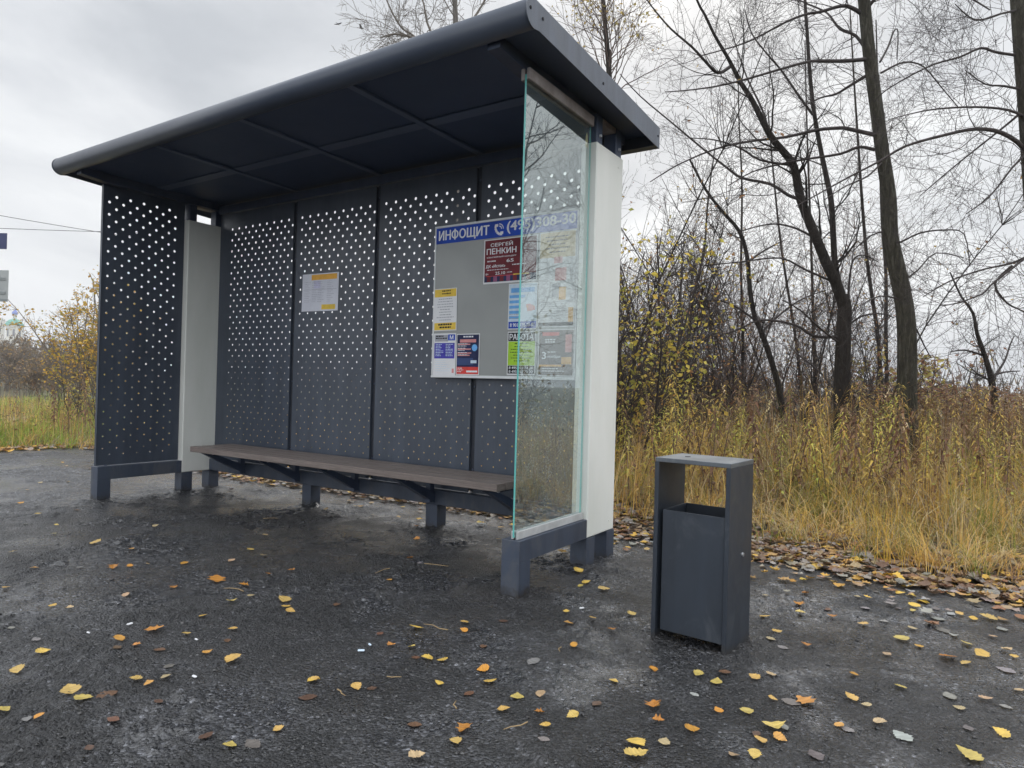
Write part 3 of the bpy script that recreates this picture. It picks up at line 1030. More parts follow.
def ground_h(x, y):
    x = np.asarray(x, float); y = np.asarray(y, float)
    loose = vnoise(x, y, .55, 1) * .6 + vnoise(x, y, .21, 2) * .4
    loose = np.clip((loose - .40) / .22, 0, 1)
    h = .010 * vnoise(x, y, .9, 3) + .007 * vnoise(x, y, .33, 4) + .004 * vnoise(x, y, .12, 6) * (.4 + loose)
    crumb = np.clip(vnoise(x, y, .021, 7) - .52, 0, 1) * .011 + np.clip(vnoise(x, y, .034, 8) - .60, 0, 1) * .016
    h = h + crumb * (.15 + 1.7 * loose) + .0030 * vnoise(x, y, .011, 9) * (.35 + loose)
    for fx, fy in FEET:
        r2 = (x - fx) ** 2 + (y - fy) ** 2
        h = h + np.exp(-r2 / .022) * (.45 if fx > 4.2 else .8) * (.010 + .030 * np.clip(vnoise(x, y, .045, 10) - .35, 0, 1))
    e = np.minimum(np.minimum(x - GX0, GX1 - x), np.minimum(y - GY0, GY1 - y))
    k = np.clip(e / .35, 0, 1)
    return (h + .0005) * k - .004 * (1 - k)


st_ = .0095
xs_ = np.arange(GX0, GX1, st_); ys_ = np.arange(GY0, GY1, st_)
XX, YY = np.meshgrid(xs_, ys_)
jx = rg.uniform(-.3, .3, XX.shape) * st_; jy = rg.uniform(-.3, .3, XX.shape) * st_
XX = XX + jx; YY = YY + jy
# keep what the camera side of the pad can show
dep = (XX - CAM[0]) * FF[0] + (YY - CAM[1]) * FF[1]
lat = (XX - CAM[0]) * RR[0] + (YY - CAM[1]) * RR[1]
ZZ = ground_h(XX, YY)
k2 = np.clip((dep * 1.1 + .7 - np.abs(lat)) / .4, 0, 1) * np.clip((dep - .9) / .4, 0, 1)
ZZ = ZZ * k2 - .004 * (1 - k2)
co = np.stack([XX, YY, ZZ], -1).reshape(-1, 3).astype(np.float32)
nyg, nxg = XX.shape
idx = np.arange(nyg * nxg).reshape(nyg, nxg)
keep = ((dep > .85) & (np.abs(lat) < dep * 1.1 + .75))
kq = keep[:-1, :-1]
q = np.stack([idx[:-1, :-1], idx[:-1, 1:], idx[1:, 1:], idx[1:, :-1]], -1)[kq].astype(np.int32)
used = np.zeros(len(co), bool); used[q.ravel()] = True
remap = np.cumsum(used) - 1
co = co[used]; q = remap[q].astype(np.int32)
me = bpy.data.meshes.new('loose_asphalt')
me.vertices.add(len(co)); me.vertices.foreach_set('co', co.ravel())
me.loops.add(q.size); me.loops.foreach_set('vertex_index', q.ravel())
me.polygons.add(len(q)); me.polygons.foreach_set('loop_start', np.arange(0, q.size, 4, dtype=np.int32))
me.polygons.foreach_set('use_smooth', np.ones(len(q), bool))
me.update(calc_edges=True); me.validate()
me.materials.append(m_asph)
o = bpy.data.objects.new('loose_asphalt', me); col.objects.link(o); tag(o, kind='structure')
gh = lambda x, y: float(max(0, ground_h(np.array([x]), np.array([y]))[0])) if GX0 < x < GX1 and GY0 < y < GY1 else 0.0

# crumbs of asphalt and grit
oct_v = np.array([(1, 0, 0), (.2, .95, 0), (-.9, .3, 0), (-.3, -.9, 0), (.1, .1, .8), (-.1, 0, -.6), (.5, -.5, .5), (-.45, .5, .45)])
oct_f = [(0, 1, 4), (1, 7, 4), (7, 2, 4), (2, 3, 4), (3, 6, 4), (6, 0, 4), (1, 0, 5), (2, 1, 5), (3, 2, 5), (0, 3, 5), (1, 2, 7), (3, 0, 6)]
mb = MB()
cl_c = [G(U(0, 1024), U(490, 765)) for _ in range(90)]
for i in range(16000):
    if i % 4:
        c0 = random.choice(cl_c); p = c0 + np.array([random.gauss(0, .20), random.gauss(0, .20), 0])
    else:
        p = G(U(-60, 1084), 470 + 310 * U(0, 1) ** .7)
    if p[1] > .75: continue
    s = min(.009, .0021 * math.exp(random.gauss(0, .45)))
    a = U(0, 6.28); ca, sa = math.cos(a), math.sin(a)
    vv = oct_v * (1 + rng.uniform(-.3, .3, (8, 1))) * (np.array([U(.8, 1.5), U(.8, 1.4), U(.6, 1.0)]) * s)
    vv = np.stack([vv[:, 0] * ca - vv[:, 1] * sa, vv[:, 0] * sa + vv[:, 1] * ca, vv[:, 2]], 1) + np.array([p[0], p[1], gh(p[0], p[1]) + s * .25])
    g = U(.018, .065) if random.random() < .975 else U(.12, .38) 
    if g > .1: vv = (vv - p) * .7 + p
    mb.add(vv, oct_f, 0, (g, g * .99, g * 1.0))
mb.build('gravel', m_pebble, kind='stuff')

# ------------------------------------------------------------------ leaves on the ground
LEAFCOL = {'y': [(.68, .45, .10), (.72, .51, .16), (.62, .38, .07), (.58, .40, .12)], 'o': [(.58, .27, .05), (.62, .30, .08), (.50, .20, .04)], 'O': [(.55, .24, .05), (.48, .19, .04)],
           't': [(.50, .38, .22), (.44, .32, .18)], 'b': [(.16, .085, .05), (.12, .07, .045)], 'g': [(.27, .26, .245), (.22, .21, .20)], 'k': [(.13, .12, .11), (.17, .155, .145)],
           'w': [(.70, .70, .68)], 'W': [(.46, .46, .45), (.40, .40, .39)]}


def leaf_verts(size, curl, fold, kind=0, stem=True):
    """one leaf lying round the origin: outline with teeth, midrib fold, curled ends; returns verts, faces"""
    n = 12
    L_, Rr, Cc = [], [], []
    for i in range(n + 1):
        t = i / n
        if kind == 0: w = .44 * math.sin(math.pi * t ** .68) ** .95
        elif kind == 1: w = .33 * math.sin(math.pi * t ** .9) + .02
        else: w = .42 * math.sin(math.pi * t ** .8) * (1 + .32 * math.cos(t * 6 * math.pi + 1.2)) + .01
        w *= 1 + (.12 if i % 2 else -.12) + U(-.08, .08)
        if i in (0, n): w = .004
        x = (t - .5) * size
        z = curl * size * (2 * t - 1) ** 2
        Cc.append((x, U(-.01, .01) * size, z + .001))
        L_.append((x + U(-.02, .02) * size, w * size, z + fold * w * size * (1 + U(-.3, .6))))
        Rr.append((x + U(-.02, .02) * size, -w * size, z + fold * w * size * (1 + U(-.3, .6))))
    vs = Cc + L_ + Rr
    m = n + 1
    fs = []
    for i in range(n):
        fs.append((i, i + 1, m + i + 1, m + i)); fs.append((i + 1, i, 2 * m + i, 2 * m + i + 1))
    if stem:
        o = len(vs)
        a = U(-.5, .5)
        pts = [(-.5 * size, 0, curl * size + .001), (-.72 * size, .12 * a * size, curl * size + .012), (-.95 * size, .35 * a * size, curl * size + .004)]
        for p in pts:
            vs += [(p[0], p[1] - .001, p[2]), (p[0], p[1] + .001, p[2])]
        for k in range(2):
            fs.append((o + 2 * k, o + 2 * k + 1, o + 2 * k + 3, o + 2 * k + 2))
    return vs, fs


edge_y0 = lambda x: .6 if x > -4 else -.3
spots = []
C4 = """48 154 o,88 181 y,125 224 y,132 204 y,30 269 t,222 248 y2,80 307 o,12 358 y,186 304 g,265 306 o,303 302 o,306 265 o,364 208 t,430 297 o,406 354 o,124 399 y,164 405 t,507 339 O2,541 290 t,587 263 y,620 229 t,618 278 t,680 316 o,628 326 o,570 352 o,540 387 y,475 421 y,435 462 y,544 452 y,587 377 t,361 453 O2,320 489 o,280 475 o,274 494 b,373 498 b,485 505 o,100 511 y,84 478 g,26 452 g,40 553 y,164 600 y2,190 624 y2,317 573 y,250 608 b2,62 667 g,264 672 b,208 743 b,10 648 y,542 525 y2,665 385 y2,668 401 y,680 416 y,732 574 y,650 691 y,538 730 y,592 728 k2,720 612 b2,156 65 t,95 104 t,160 105 t,330 150 t,66 120 t,20 65 k,430 30 t,60 200 k"""
C5 = """272 448 y2,384 437 y,383 459 o,211 490 o,260 494 y,297 524 y,332 533 y,271 520 b,428 551 o,429 494 b,546 532 g2,445 580 y,325 585 y,132 592 y,30 574 y,168 593 b,395 607 b,477 645 y,508 617 y,560 652 o,573 682 y,637 660 y,570 715 g,383 692 o,365 722 y,268 680 b,653 317 y2,670 341 y,657 350 y,712 359 y2,623 411 y,686 433 y,628 440 o,641 497 o,728 458 o,777 417 y,735 576 y,694 629 b,790 725 y2,788 755 y2,828 550 o,828 637 o,256 286 o,208 337 o,274 241 o,271 212 o,370 170 y,420 200 y,471 213 y,590 262 y,399 285 b,466 238 y,130 165 t,170 182 t,230 188 t,335 190 y,440 178 t,60 170 t,240 160 y"""
C6 = """36 466 o,154 482 y,204 502 y,226 477 b,144 535 W,36 566 o,48 607 o,208 578 o,286 584 y,354 547 y,350 484 t,304 490 y,322 663 y,360 628 y2,383 622 g,440 554 O2,403 553 k2,310 640 b,305 703 y,350 388 t,366 367 y,442 402 o,381 408 g,428 317 y,424 291 o,440 257 o,464 277 g,512 323 o,594 343 y,334 268 t,334 325 y,570 482 o,692 520 y,700 386 y2,660 424 t,562 544 y,603 562 t,533 618 o,640 607 t,700 645 W2,553 626 g,468 697 k2,672 271 t,726 309 y,822 433 O2,867 449 y,909 426 y2,853 315 y,928 324 y2,869 394 y,825 535 g2,875 622 k,963 637 y,923 543 t,976 560 g,876 700 y2,998 430 y,965 352 g2,975 466 g2,975 411 t,850 567 t,727 357 t,794 326 g2,806 358 k2,650 335 g,600 300 g,748 280 b,790 300 k,940 375 t,780 240 g,536 240 k,500 217 t,580 270 t,630 255 k,690 300 k,860 250 o,900 290 k,980 270 t"""
for txt, ox, oy, sc in ((C4, 0, 440, 2.341), (C5, 300, 440, 2.341), (C6, 640, 500, 2.667)):
    for it in txt.split(','):
        a, b_, c = it.split()
        spots.append((ox + float(a) / sc, oy + float(b_) / sc, c[0], c.endswith('2')))
random.seed(21)
for k in range(34):
    px, py = U(0, 1024), 450 + 318 * U(0, 1)
    p = G(px, py)
    if p[1] > edge_y0(p[0]) or 495 < px < 630 and py < 605 or 645 < px < 760 and py < 668: continue
    spots.append((px, py, random.choice('tbbokytgb'), False))
random.seed(7)
protos = {}
for ck in LEAFCOL:
    protos[ck] = []
    for i in range(8):
        kd = 0 if ck in 'yOot' else 1
        if ck == 'O' or (ck == 'o' and i % 3 == 0): kd = 2
        vs, fs = leaf_verts(1.0, U(.0, .10) if ck not in 'gkwWb' else U(0, .03), U(-.12, .38) if ck not in 'gkwWb' else U(0, .10), kd, ck in 'yoOt' and i % 2 == 0)
        mb = MB(); mb.add([(x, y, z) for x, y, z in vs], fs, 0, pick(LEAFCOL[ck], .1))
        # blotches
        c0 = mb.c[0]
        mb.c = [tuple(q * k for q in c0) for k in [U(.72, 1.12) for _ in mb.c]]
        protos[ck].append(mb.mesh('fallen_leaf', [m_leaf]))
CN = {'y': 'yellow', 'o': 'orange brown', 'O': 'rusty orange lobed', 't': 'tan', 'b': 'dark brown', 'g': 'pale grey', 'k': 'dull grey', 'w': 'white', 'W': 'white'}


def where(px, py):
    if py < 478: return 'on the asphalt behind the left end of the shelter' if px < 100 else 'on the ground seen below the bench'
    if px < 200 and py < 545: return 'on the asphalt in front of the left panel'
    if px < 200 and py < 650: return 'on the lighter asphalt at the left of the photo'
    if px < 200: return 'on the asphalt near the lower left corner'
    if py < 530 and px < 560: return 'on the asphalt below the bench'
    if py < 600 and px < 420: return 'on the dark asphalt in front of the bench'
    if py < 620 and px < 640: return 'on the asphalt beside the foot of the glass screen'
    if px < 480 and py < 690: return 'on the asphalt in the lower middle of the photo'
    if px < 480: return 'on the asphalt at the bottom edge left of centre'
    if px < 640 and py < 690: return 'on the asphalt between the glass screen foot and the bin'
    if px < 640: return 'on the asphalt at the bottom edge below the glass screen'
    if px < 780 and py < 720 and py > 650: return 'on the asphalt right in front of the bin'
    if px < 800 and py > 650: return 'on the asphalt at the bottom edge below the bin'
    if px < 860 and py < 650: return 'on the asphalt just right of the bin'
    if py < 640: return 'on the asphalt near the grass verge at right'
    if py < 700: return 'on the asphalt at the right edge of the photo'
    return 'on the asphalt in the lower right corner'


for (px, py, ck, bigf) in spots:
    p = G(px, py)
    o = bpy.data.objects.new('fallen_leaf', random.choice(protos[ck]))
    col.objects.link(o)
    s = (U(.058, .074) if bigf else U(.032, .050))
    if ck in 'O': s *= 1.15
    o.scale = (s, s, s)
    o.location = (p[0], p[1], gh(p[0], p[1]) + .004 + .012 * s)
    o.rotation_euler = (U(-.25, .25) if ck in 'yoOt' else U(-.05, .05), U(-.25, .25) if ck in 'yoOt' else U(-.05, .05), U(0, 6.28))
    if ck in 'yoOt': o.location.z += .10 * s
    tag(o, '%s%s leaf lying %s' % ('large ' if bigf else 'small ', CN[ck], where(px, py)), 'leaf', 'fallen leaves on the asphalt')

# twigs and stalks
for (px, py, l) in [(148, 567, .05), (234, 594, .12), (436, 631, .12), (341, 698, .06), (515, 732, .09), (454, 712, .05), (345, 538, .12), (436, 570, .14), (382, 575, .12), (270, 523, .1), (394, 684, .05), (560, 655, .05)]:
    p = G(px, py); a = U(0, 6.28)
    mb = MB()
    pts = [(l * (t - .5), U(-.008, .008), .004 + U(0, .006)) for t in (0, .33, .66, 1)]
    mb.tube(pts, [.002, .0019, .0017, .001], 5)
    o = mb.build('dry_stalk', flat('stalk_straw', (.36, .26, .14), .6), label='thin straw coloured stalk ' + where(px, py), cat='stalk', group='dry stalks on the asphalt')
    o.location = (p[0], p[1], gh(p[0], p[1]) + .002); o.rotation_euler = (0, 0, a)
for (px, py, c, l) in [(361, 656, 'blue', .013), (370, 649, 'blue', .009), (582, 613, 'white', .012), (196, 643, 'white', .008), (194, 681, 'white', .010), (130, 628, 'white', .012), (88, 637, 'white', .008)]:
    p = G(px, py)
    mb = MB()
    vs, fs = chamfer_box(-l, l, -l * .45, l * .45, 0, .006, .002)
    mb.add([(x, y + .2 * x * x / l, z + abs(x) * .1) for x, y, z in vs], fs)
    o = mb.build('scrap_and_glint', m_pale if c == 'blue' else m_paper, label='tiny %s paper scrap %s' % ('pale blue' if c == 'blue' else 'white', where(px, py)), cat='litter', group='paper scraps on the asphalt')
    o.location = (p[0], p[1], gh(p[0], p[1]) + .003); o.rotation_euler = (0, 0, U(0, 3.14))

# leaf litter of the verge
mb = MB()
LIT = [(.24, .16, .10), (.18, .11, .07), (.28, .235, .19), (.34, .24, .14), (.42, .26, .09), (.48, .28, .06), (.62, .40, .07), (.25, .12, .06), (.31, .28, .25), (.25, .22, .195)]
lib = [leaf_verts(1.0, U(.0, .2), U(-.2, .5), random.choice((0, 0, 1, 2)), False) for _ in range(24)]


def scatter_leaf(x, y, z, s, tilt, c):
    vs, fs = random.choice(lib)
    v_ = np.array(vs) * s
    Mx = np.array((Matrix.Rotation(U(0, 6.28), 3, 'Z') @ Matrix.Rotation(U(-tilt, tilt), 3, 'X') @ Matrix.Rotation(U(-tilt, tilt), 3, 'Y')))
    mb.add(v_ @ Mx.T + np.array([x, y, z]), fs, 0, c)


def edge_y(x):
    if x > 5.6: return .74 + (x - 5.6) * .013
    if x > 3.6: return .95 - (x - 3.6) * .105
    if x > -.5: return .75 + (x + .5) * .049
    return .75 - (x + .5) * .1


for i in range(6500):
    x = U(-5, 9.5) if i % 3 else U(3.2, 7.5)
    t = abs(random.gauss(0, .33))
    y = edge_y(x) - .22 + t * (1.7 if x > 3 else .9) + U(-.1, .1)
    scatter_leaf(x, y, gh(x, y) + U(.004, .022) + .04 * min(1, t), U(.040, .085), .28, pick(LIT[:5] + LIT[7:] + LIT[:3] + LIT))
for i in range(700):
    x = U(3.6, 7.5) if i % 4 else U(-3, 3.6); y = edge_y(x) - abs(random.gauss(0, .34))
    scatter_leaf(x, y, gh(x, y) + U(.006, .014), U(.035, .07), .14, pick(LIT[2:9] + [(.30, .29, .275)]))
for i in range(420):   # left margin of the pad
    t = U(0, 1); q = wig((-4.55, 1.1), (-4.8, -.2), 2, 0) if t < .5 else None
    x = -4.65 + random.gauss(0, .12) - (U(0, 3) if t > .6 else 0); y = U(-.3, 1.2) if t <= .6 else -.15 + (x + 4.7) * .46 + random.gauss(.1, .12)
    scatter_leaf(x, y, U(.006, .03), U(.05, .09), .4, pick(LIT + [(.62, .35, .06)] * 3))
mb.build('leaf_litter', m_leaf, kind='stuff')

# ------------------------------------------------------------------ grass
def blade(mb, x, y, z, h, lean, ang, w, tint, seg=3, face=None):
    dx, dy = math.cos(ang), math.sin(ang)
    fa = face if face is not None else ang + math.pi / 2 + U(-.6, .6)
    wx, wy = math.cos(fa), math.sin(fa)
    vs = []
    for i in range(seg + 1):
        t = i / seg
        hh = h * (t - .35 * lean * t * t)
        rr = h * lean * t ** 1.8
        ww = w * (1 - t * .92) / 2
        px, py, pz = x + dx * rr, y + dy * rr, z + hh
        vs += [(px - wx * ww, py - wy * ww, pz), (px + wx * ww, py + wy * ww, pz)]
    fs = [(2 * i, 2 * i + 1, 2 * i + 3, 2 * i + 2) for i in range(seg)]
    mb.add(vs, fs, 0, tint)


STRAW = [(.76, .52, .18), (.68, .44, .13), (.82, .61, .26), (.56, .34, .10), (.74, .47, .13), (.38, .22, .08)]
GOLD = [(.68, .42, .08), (.60, .40, .08), (.54, .42, .10)]
GREEN = [(.20, .24, .045), (.27, .28, .06), (.33, .31, .07), (.15, .19, .04)]
mb = MB()


def wedge_pt(dmin, dmax, pxa=600, pxb=1130):
    d = dmin + (dmax - dmin) * U(0, 1) ** .8
    p = gpos(U(pxa, pxb), d)
    return p


PALE = [(.74, .61, .36), (.68, .54, .29), (.78, .66, .42)]
BROWN = [(.26, .14, .07), (.34, .20, .09), (.20, .11, .06)]
GREY = [(.30, .25, .17), (.24, .19, .12), (.36, .30, .21)]


def seed_head(mb, x, y, z, ang, l, c):
    for q in range(9):
        t = q / 9
        px, py, pz = x + math.cos(ang) * l * .5 * t, y + math.sin(ang) * l * .5 * t, z + l * t
        a = U(0, 6.28); r_ = l * .16 * (1 - t * .6)
        mb.add([(px, py, pz), (px + math.cos(a) * r_, py + math.sin(a) * r_, pz + r_ * .5), (px + math.cos(a + .5) * r_ * .8, py + math.sin(a + .5) * r_ * .8, pz + r_ * 1.3)], [(0, 1, 2)], 0, c)


# tussocks
n = 0
while n < 900:
    p = wedge_pt(4.3, 11)
    off = p[1] - edge_y(p[0])
    near = .12 if p[0] > 5.2 else .30
    if off < near: continue
    if off < 1.0 and random.random() > (off / 1.0) ** (.4 if p[0] > 5.2 else .8): continue
    ramp_h = .22 + .50 * min(1, (off - .2) / 1.6)
    hh = ramp_h * U(.35, 1.3)
    fz = float(vnoise(np.array([p[0] + 20]), np.array([p[1] + 20]), .55, 31)[0])
    hh *= .45 + 1.1 * fz
    kind = float(vnoise(np.array([p[0] + 20]), np.array([p[1] + 20]), .42, 32)[0]) * .8 + random.random() * .35 - .07
    cc = STRAW if kind < .36 else PALE if kind < .48 else GOLD if kind < .58 else GREEN if kind < .70 else GREY if kind < .82 else BROWN
    a0 = U(0, 6.28); ln = abs(random.gauss(.55, .45)); rad = U(.03, .11)
    for i in range(random.randint(14, 42)):
        aa = a0 + random.gauss(0, 1.1)
        h = hh * U(.45, 1.15)
        blade(mb, p[0] + random.gauss(0, rad), p[1] + random.gauss(0, rad), 0, h, max(0, ln + random.gauss(0, .35)), aa, U(.003, .0075), pick(cc, .28), 4 if h > .5 else 3)
    n += 1
# bent and broken straws lying across each other
n = 0
while n < 9000:
    p = wedge_pt(4.3, 9.5)
    off = p[1] - edge_y(p[0])
    if off < .15 or (off < .6 and random.random() > off / .6): continue
    blade(mb, p[0], p[1], U(0, .25) * min(1, off), U(.15, .5), U(.6, 2.2), U(0, 6.28), U(.003, .006), pick(random.choice((STRAW, PALE, GOLD, GREY, STRAW)), .25), 4)
    n += 1
# arching tufts near the asphalt
for k in range(110):
    x = U(3.7, 8.6); y = edge_y(x) + (.30 if x < 5.2 else .14) + abs(random.gauss(0, .35))
    a0 = U(0, 6.28); cc = random.choice((STRAW, GOLD, GREEN, PALE, STRAW))
    for i in range(24):
        blade(mb, x + random.gauss(0, .05), y + random.gauss(0, .05), 0, U(.15, .45), U(.5, 1.6), a0 + random.gauss(0, 1.0), U(.003, .006), pick(cc), 4)
# tall thin stalks with seed heads
for k in range(420):
    p = wedge_pt(5.0, 9.5)
    off = p[1] - edge_y(p[0])
    if off < .6: continue
    h = U(.5, 1.2) * min(1, .5 + off * .3); a = U(0, 6.28); ln = abs(random.gauss(0, .28))
    c = pick(random.choice((STRAW, PALE, GREY)))
    blade(mb, p[0], p[1], 0, h, ln, a, U(.004, .006), c, 4)
    if k % 2: seed_head(mb, p[0] + math.cos(a) * h * ln * .8, p[1] + math.sin(a) * h * ln * .8, h * (.93 - .35 * ln), a, U(.08, .18), c)
# strip behind the shelter and beyond the right edge of the frame
for k in range(7000):
    if k % 2: x, y = U(-5, 3.6), 0; y = edge_y(x) + .3 + abs(random.gauss(0, 1.4))
    else: x = U(6.6, 13); y = edge_y(x) + .25 + abs(random.gauss(0, 2.2))
    blade(mb, x, y, 0, U(.3, .95), abs(random.gauss(.2, .35)), U(0, 6.28), U(.006, .011), pick(STRAW if random.random() < .75 else GREEN), 3)
for k in range(5200):   # withered leaves caught in the grass
    p = wedge_pt(4.4, 8.5); off = p[1] - edge_y(p[0])
    if off < .15 or vnoise(np.array([p[0] + 20]), np.array([p[1] + 20]), .42, 33)[0] < .42: continue
    s_ = U(.015, .045); a = U(0, 6.28); q = p + np.array([0, 0, U(.02, .25 + .5 * min(1, off / 1.5))])
    dv = np.array([math.cos(a), math.sin(a), U(-1, .6)]) * s_; sv = np.array([-math.sin(a), math.cos(a), U(-.5, .5)]) * s_ * .4
    mb.add([q, q + dv * .5 + sv, q + dv, q + dv * .5 - sv], [(0, 1, 2, 3)], 0, pick(BROWN + [(.50, .36, .10), (.40, .40, .09), (.14, .08, .05)], .3))
mb.build('dry_grass', m_grass, kind='stuff')

# greener grass of the left side
mb = MB()
LG = [(.26, .38, .06), (.36, .43, .08), (.20, .33, .05), (.44, .44, .10), (.52, .42, .15)]
for k in range(8500):
    d = U(9.3, 26) if k % 3 else U(9.3, 13)
    px = U(-40, 112)
    p = gpos(px, d)
    q = p - CAM
    # leave the path open
    yy_px = 370 + .028 * px + F_PX * 1.04 / d
    if p[0] > -4.75 and p[1] < 1.0: continue
    if 413 < yy_px < 428 and px < 38: continue
    tt = math.sin(p[0] * 1.3) * math.sin(p[1] * 1.7)
    h = U(.03, .14) + (.20 * max(0, tt)) + (.10 if d > 13 else 0)
    if d < 11.2: h *= .8
    if px < 42 and 426 < yy_px < 442: h = min(h, (yy_px - 425) * d / F_PX * .8)
    c = pick(LG if tt > .1 or random.random() < .3 else STRAW if random.random() < .6 else GOLD)
    blade(mb, p[0], p[1], -.03, h, abs(random.gauss(.4, .4)), U(0, 6.28), U(.008, .016), c)
for k in range(420):
    d = U(9.1, 15); p = gpos(U(-30, 112), d)
    if p[0] > -4.45 and p[1] < 1.0: continue
    yy_px = 370 + F_PX * 1.04 / d
    px_ = 512 + F_PX * np.dot(p - CAM, RR) / np.dot(p - CAM, FF)
    if 413 < yy_px < 427 and px_ < 32: continue
    cc = random.choice((GREEN, LG, STRAW, GREY, BROWN, [(.24, .36, .06), (.30, .42, .07)])); ln = abs(random.gauss(.4, .3)); a0 = U(0, 6.28); hh = U(.12, .75) * (.3 + 1.2 * float(vnoise(np.array([p[0] + 60]), np.array([p[1] + 20]), 1.1, 41)[0])) * (1 if d > 10.4 else .6)
    for i in range(26):
        blade(mb, p[0] + random.gauss(0, .10), p[1] + random.gauss(0, .10), -.03, hh * U(.4, 1.15), max(0, ln + random.gauss(0, .4)), a0 + random.gauss(0, 1.2), U(.006, .012), pick(cc, .25), 3)
for k in range(2600):   # withered herbs between the grass
    d = U(9.0, 19); p = gpos(U(-30, 112), d)
    if p[0] > -4.4 and p[1] < 1.0: continue
    if math.sin(p[0] * 2.1 + 1) * math.sin(p[1] * 2.7) < .0: continue
    s_ = U(.02, .05); a = U(0, 6.28); q = p + np.array([0, 0, U(.02, .45)])
    dv = np.array([math.cos(a), math.sin(a), U(-.8, .8)]) * s_; sv = np.array([-math.sin(a), math.cos(a), U(-.5, .5)]) * s_ * .4
    mb.add([q, q + dv * .5 + sv, q + dv, q + dv * .5 - sv], [(0, 1, 2, 3)], 0, pick([(.22, .11, .05), (.30, .17, .07), (.16, .09, .05), (.46, .32, .08), (.12, .14, .04)], .3))
mb.build('meadow_grass', m_grass, kind='stuff')


# ------------------------------------------------------------------ tall weeds
def weed_mesh(kind):
    st, lf = MB(), MB()
    h = U(.85, 1.25)
    lean = U(-.12, .12); lean2 = U(-.12, .12)
    pts = [(lean * t * t * h, lean2 * t * t * h, h * t) for t in (0, .25, .5, .75, 1)]
    st.tube(pts, [.006, .005, .0045, .003, .0015], 5)
    cols = {'green': [(.40, .42, .08), (.50, .48, .10), (.62, .54, .13)], 'yellow': [(.66, .48, .11), (.56, .38, .10), (.50, .40, .12)], 'brown': [(.16, .08, .05), (.22, .12, .07), (.30, .19, .11)]}[kind]
    nl = random.randint(48, 96) if kind != 'brown' else random.randint(24, 50)
    for i in range(nl):
        t = .25 + .74 * (i / nl) ** .9
        a = i * 2.4 + U(-.3, .3)
        l = (.150 - .085 * t) * U(.5, 1.25)
        base = np.array([lean * t * t * h, lean2 * t * t * h, h * t])
        d = np.array([math.cos(a), math.sin(a), 0])
        sd = np.array([-math.sin(a), math.cos(a), 0])
        droop = U(.1, .9) if kind != 'brown' else U(.7, 1.3)
        w = l * (.09 if kind != 'brown' else .16)
        q = [base, base + d * l * .4 + np.array([0, 0, .12 * l]), base + d * l * .95 - np.array([0, 0, droop * l * .7])]
        c = pick(cols)
        lf.add([q[0], q[1] - sd * w, q[1] + sd * w, q[2]], [(0, 1, 2), (1, 3, 2)], 0, c)
    if kind == 'brown' or random.random() < .5:
        for i in range(40):
            t = U(.86, 1.03); a = U(0, 6.28); r_ = U(0, .05)
            b0 = np.array([lean * t * t * h + r_ * math.cos(a), lean2 * t * t * h + r_ * math.sin(a), h * t])
            lf.add([b0, b0 + (.012, 0, .01), b0 + (0, .012, .014)], [(0, 1, 2)], 0, pick([(.30, .21, .12), (.22, .14, .09)]))
    return st.mesh('stem', [m_twig_red]), lf.mesh('leaves', [m_foliage])


WK = {'green': ('yellow green goldenrod stalk with drooping leaves', 4), 'yellow': ('golden goldenrod stalk with withered leaves', 4), 'brown': ('dark brown withered weed stalk', 3)}
weeds = {k: [] for k in WK}
for k in WK:
    for i in range(WK[k][1] + 2):
        s_, l_ = weed_mesh(k)
        w = empty('tall_weed')
        for nm, me in (('stem', s_), ('leaves', l_)):
            o = bpy.data.objects.new(nm, me); col.objects.link(o); o.parent = w
        weeds[k].append([w, False])


def put_weed(kind, px, d, sc=1.0):
    e = random.choice(weeds[kind])
    w = e[0] if not e[1] else copy_tree(e[0])
    e[1] = True
    p = gpos(px, d)
    w.location = (p[0], p[1], 0); w.rotation_euler = (random.gauss(0, .13), random.gauss(0, .13), U(0, 6.28)); w.scale = (sc, sc, sc)
    if px < 150: wh = 'left of the perforated side panel'
    elif d > 7.4: wh = 'at the foot of the trees'
    elif px < 700: wh = 'behind the bin' if px > 655 else 'beside the white pillar'
    elif px < 800: wh = 'to the right of the bin'
    elif px < 880: wh = 'in front of the forked tree'
    elif px < 950: wh = 'in front of the thick grey trunk'
    else: wh = 'near the right edge'
    tag(w, WK[kind][0] + ' ' + wh, 'weed', 'tall weeds in the dry grass')


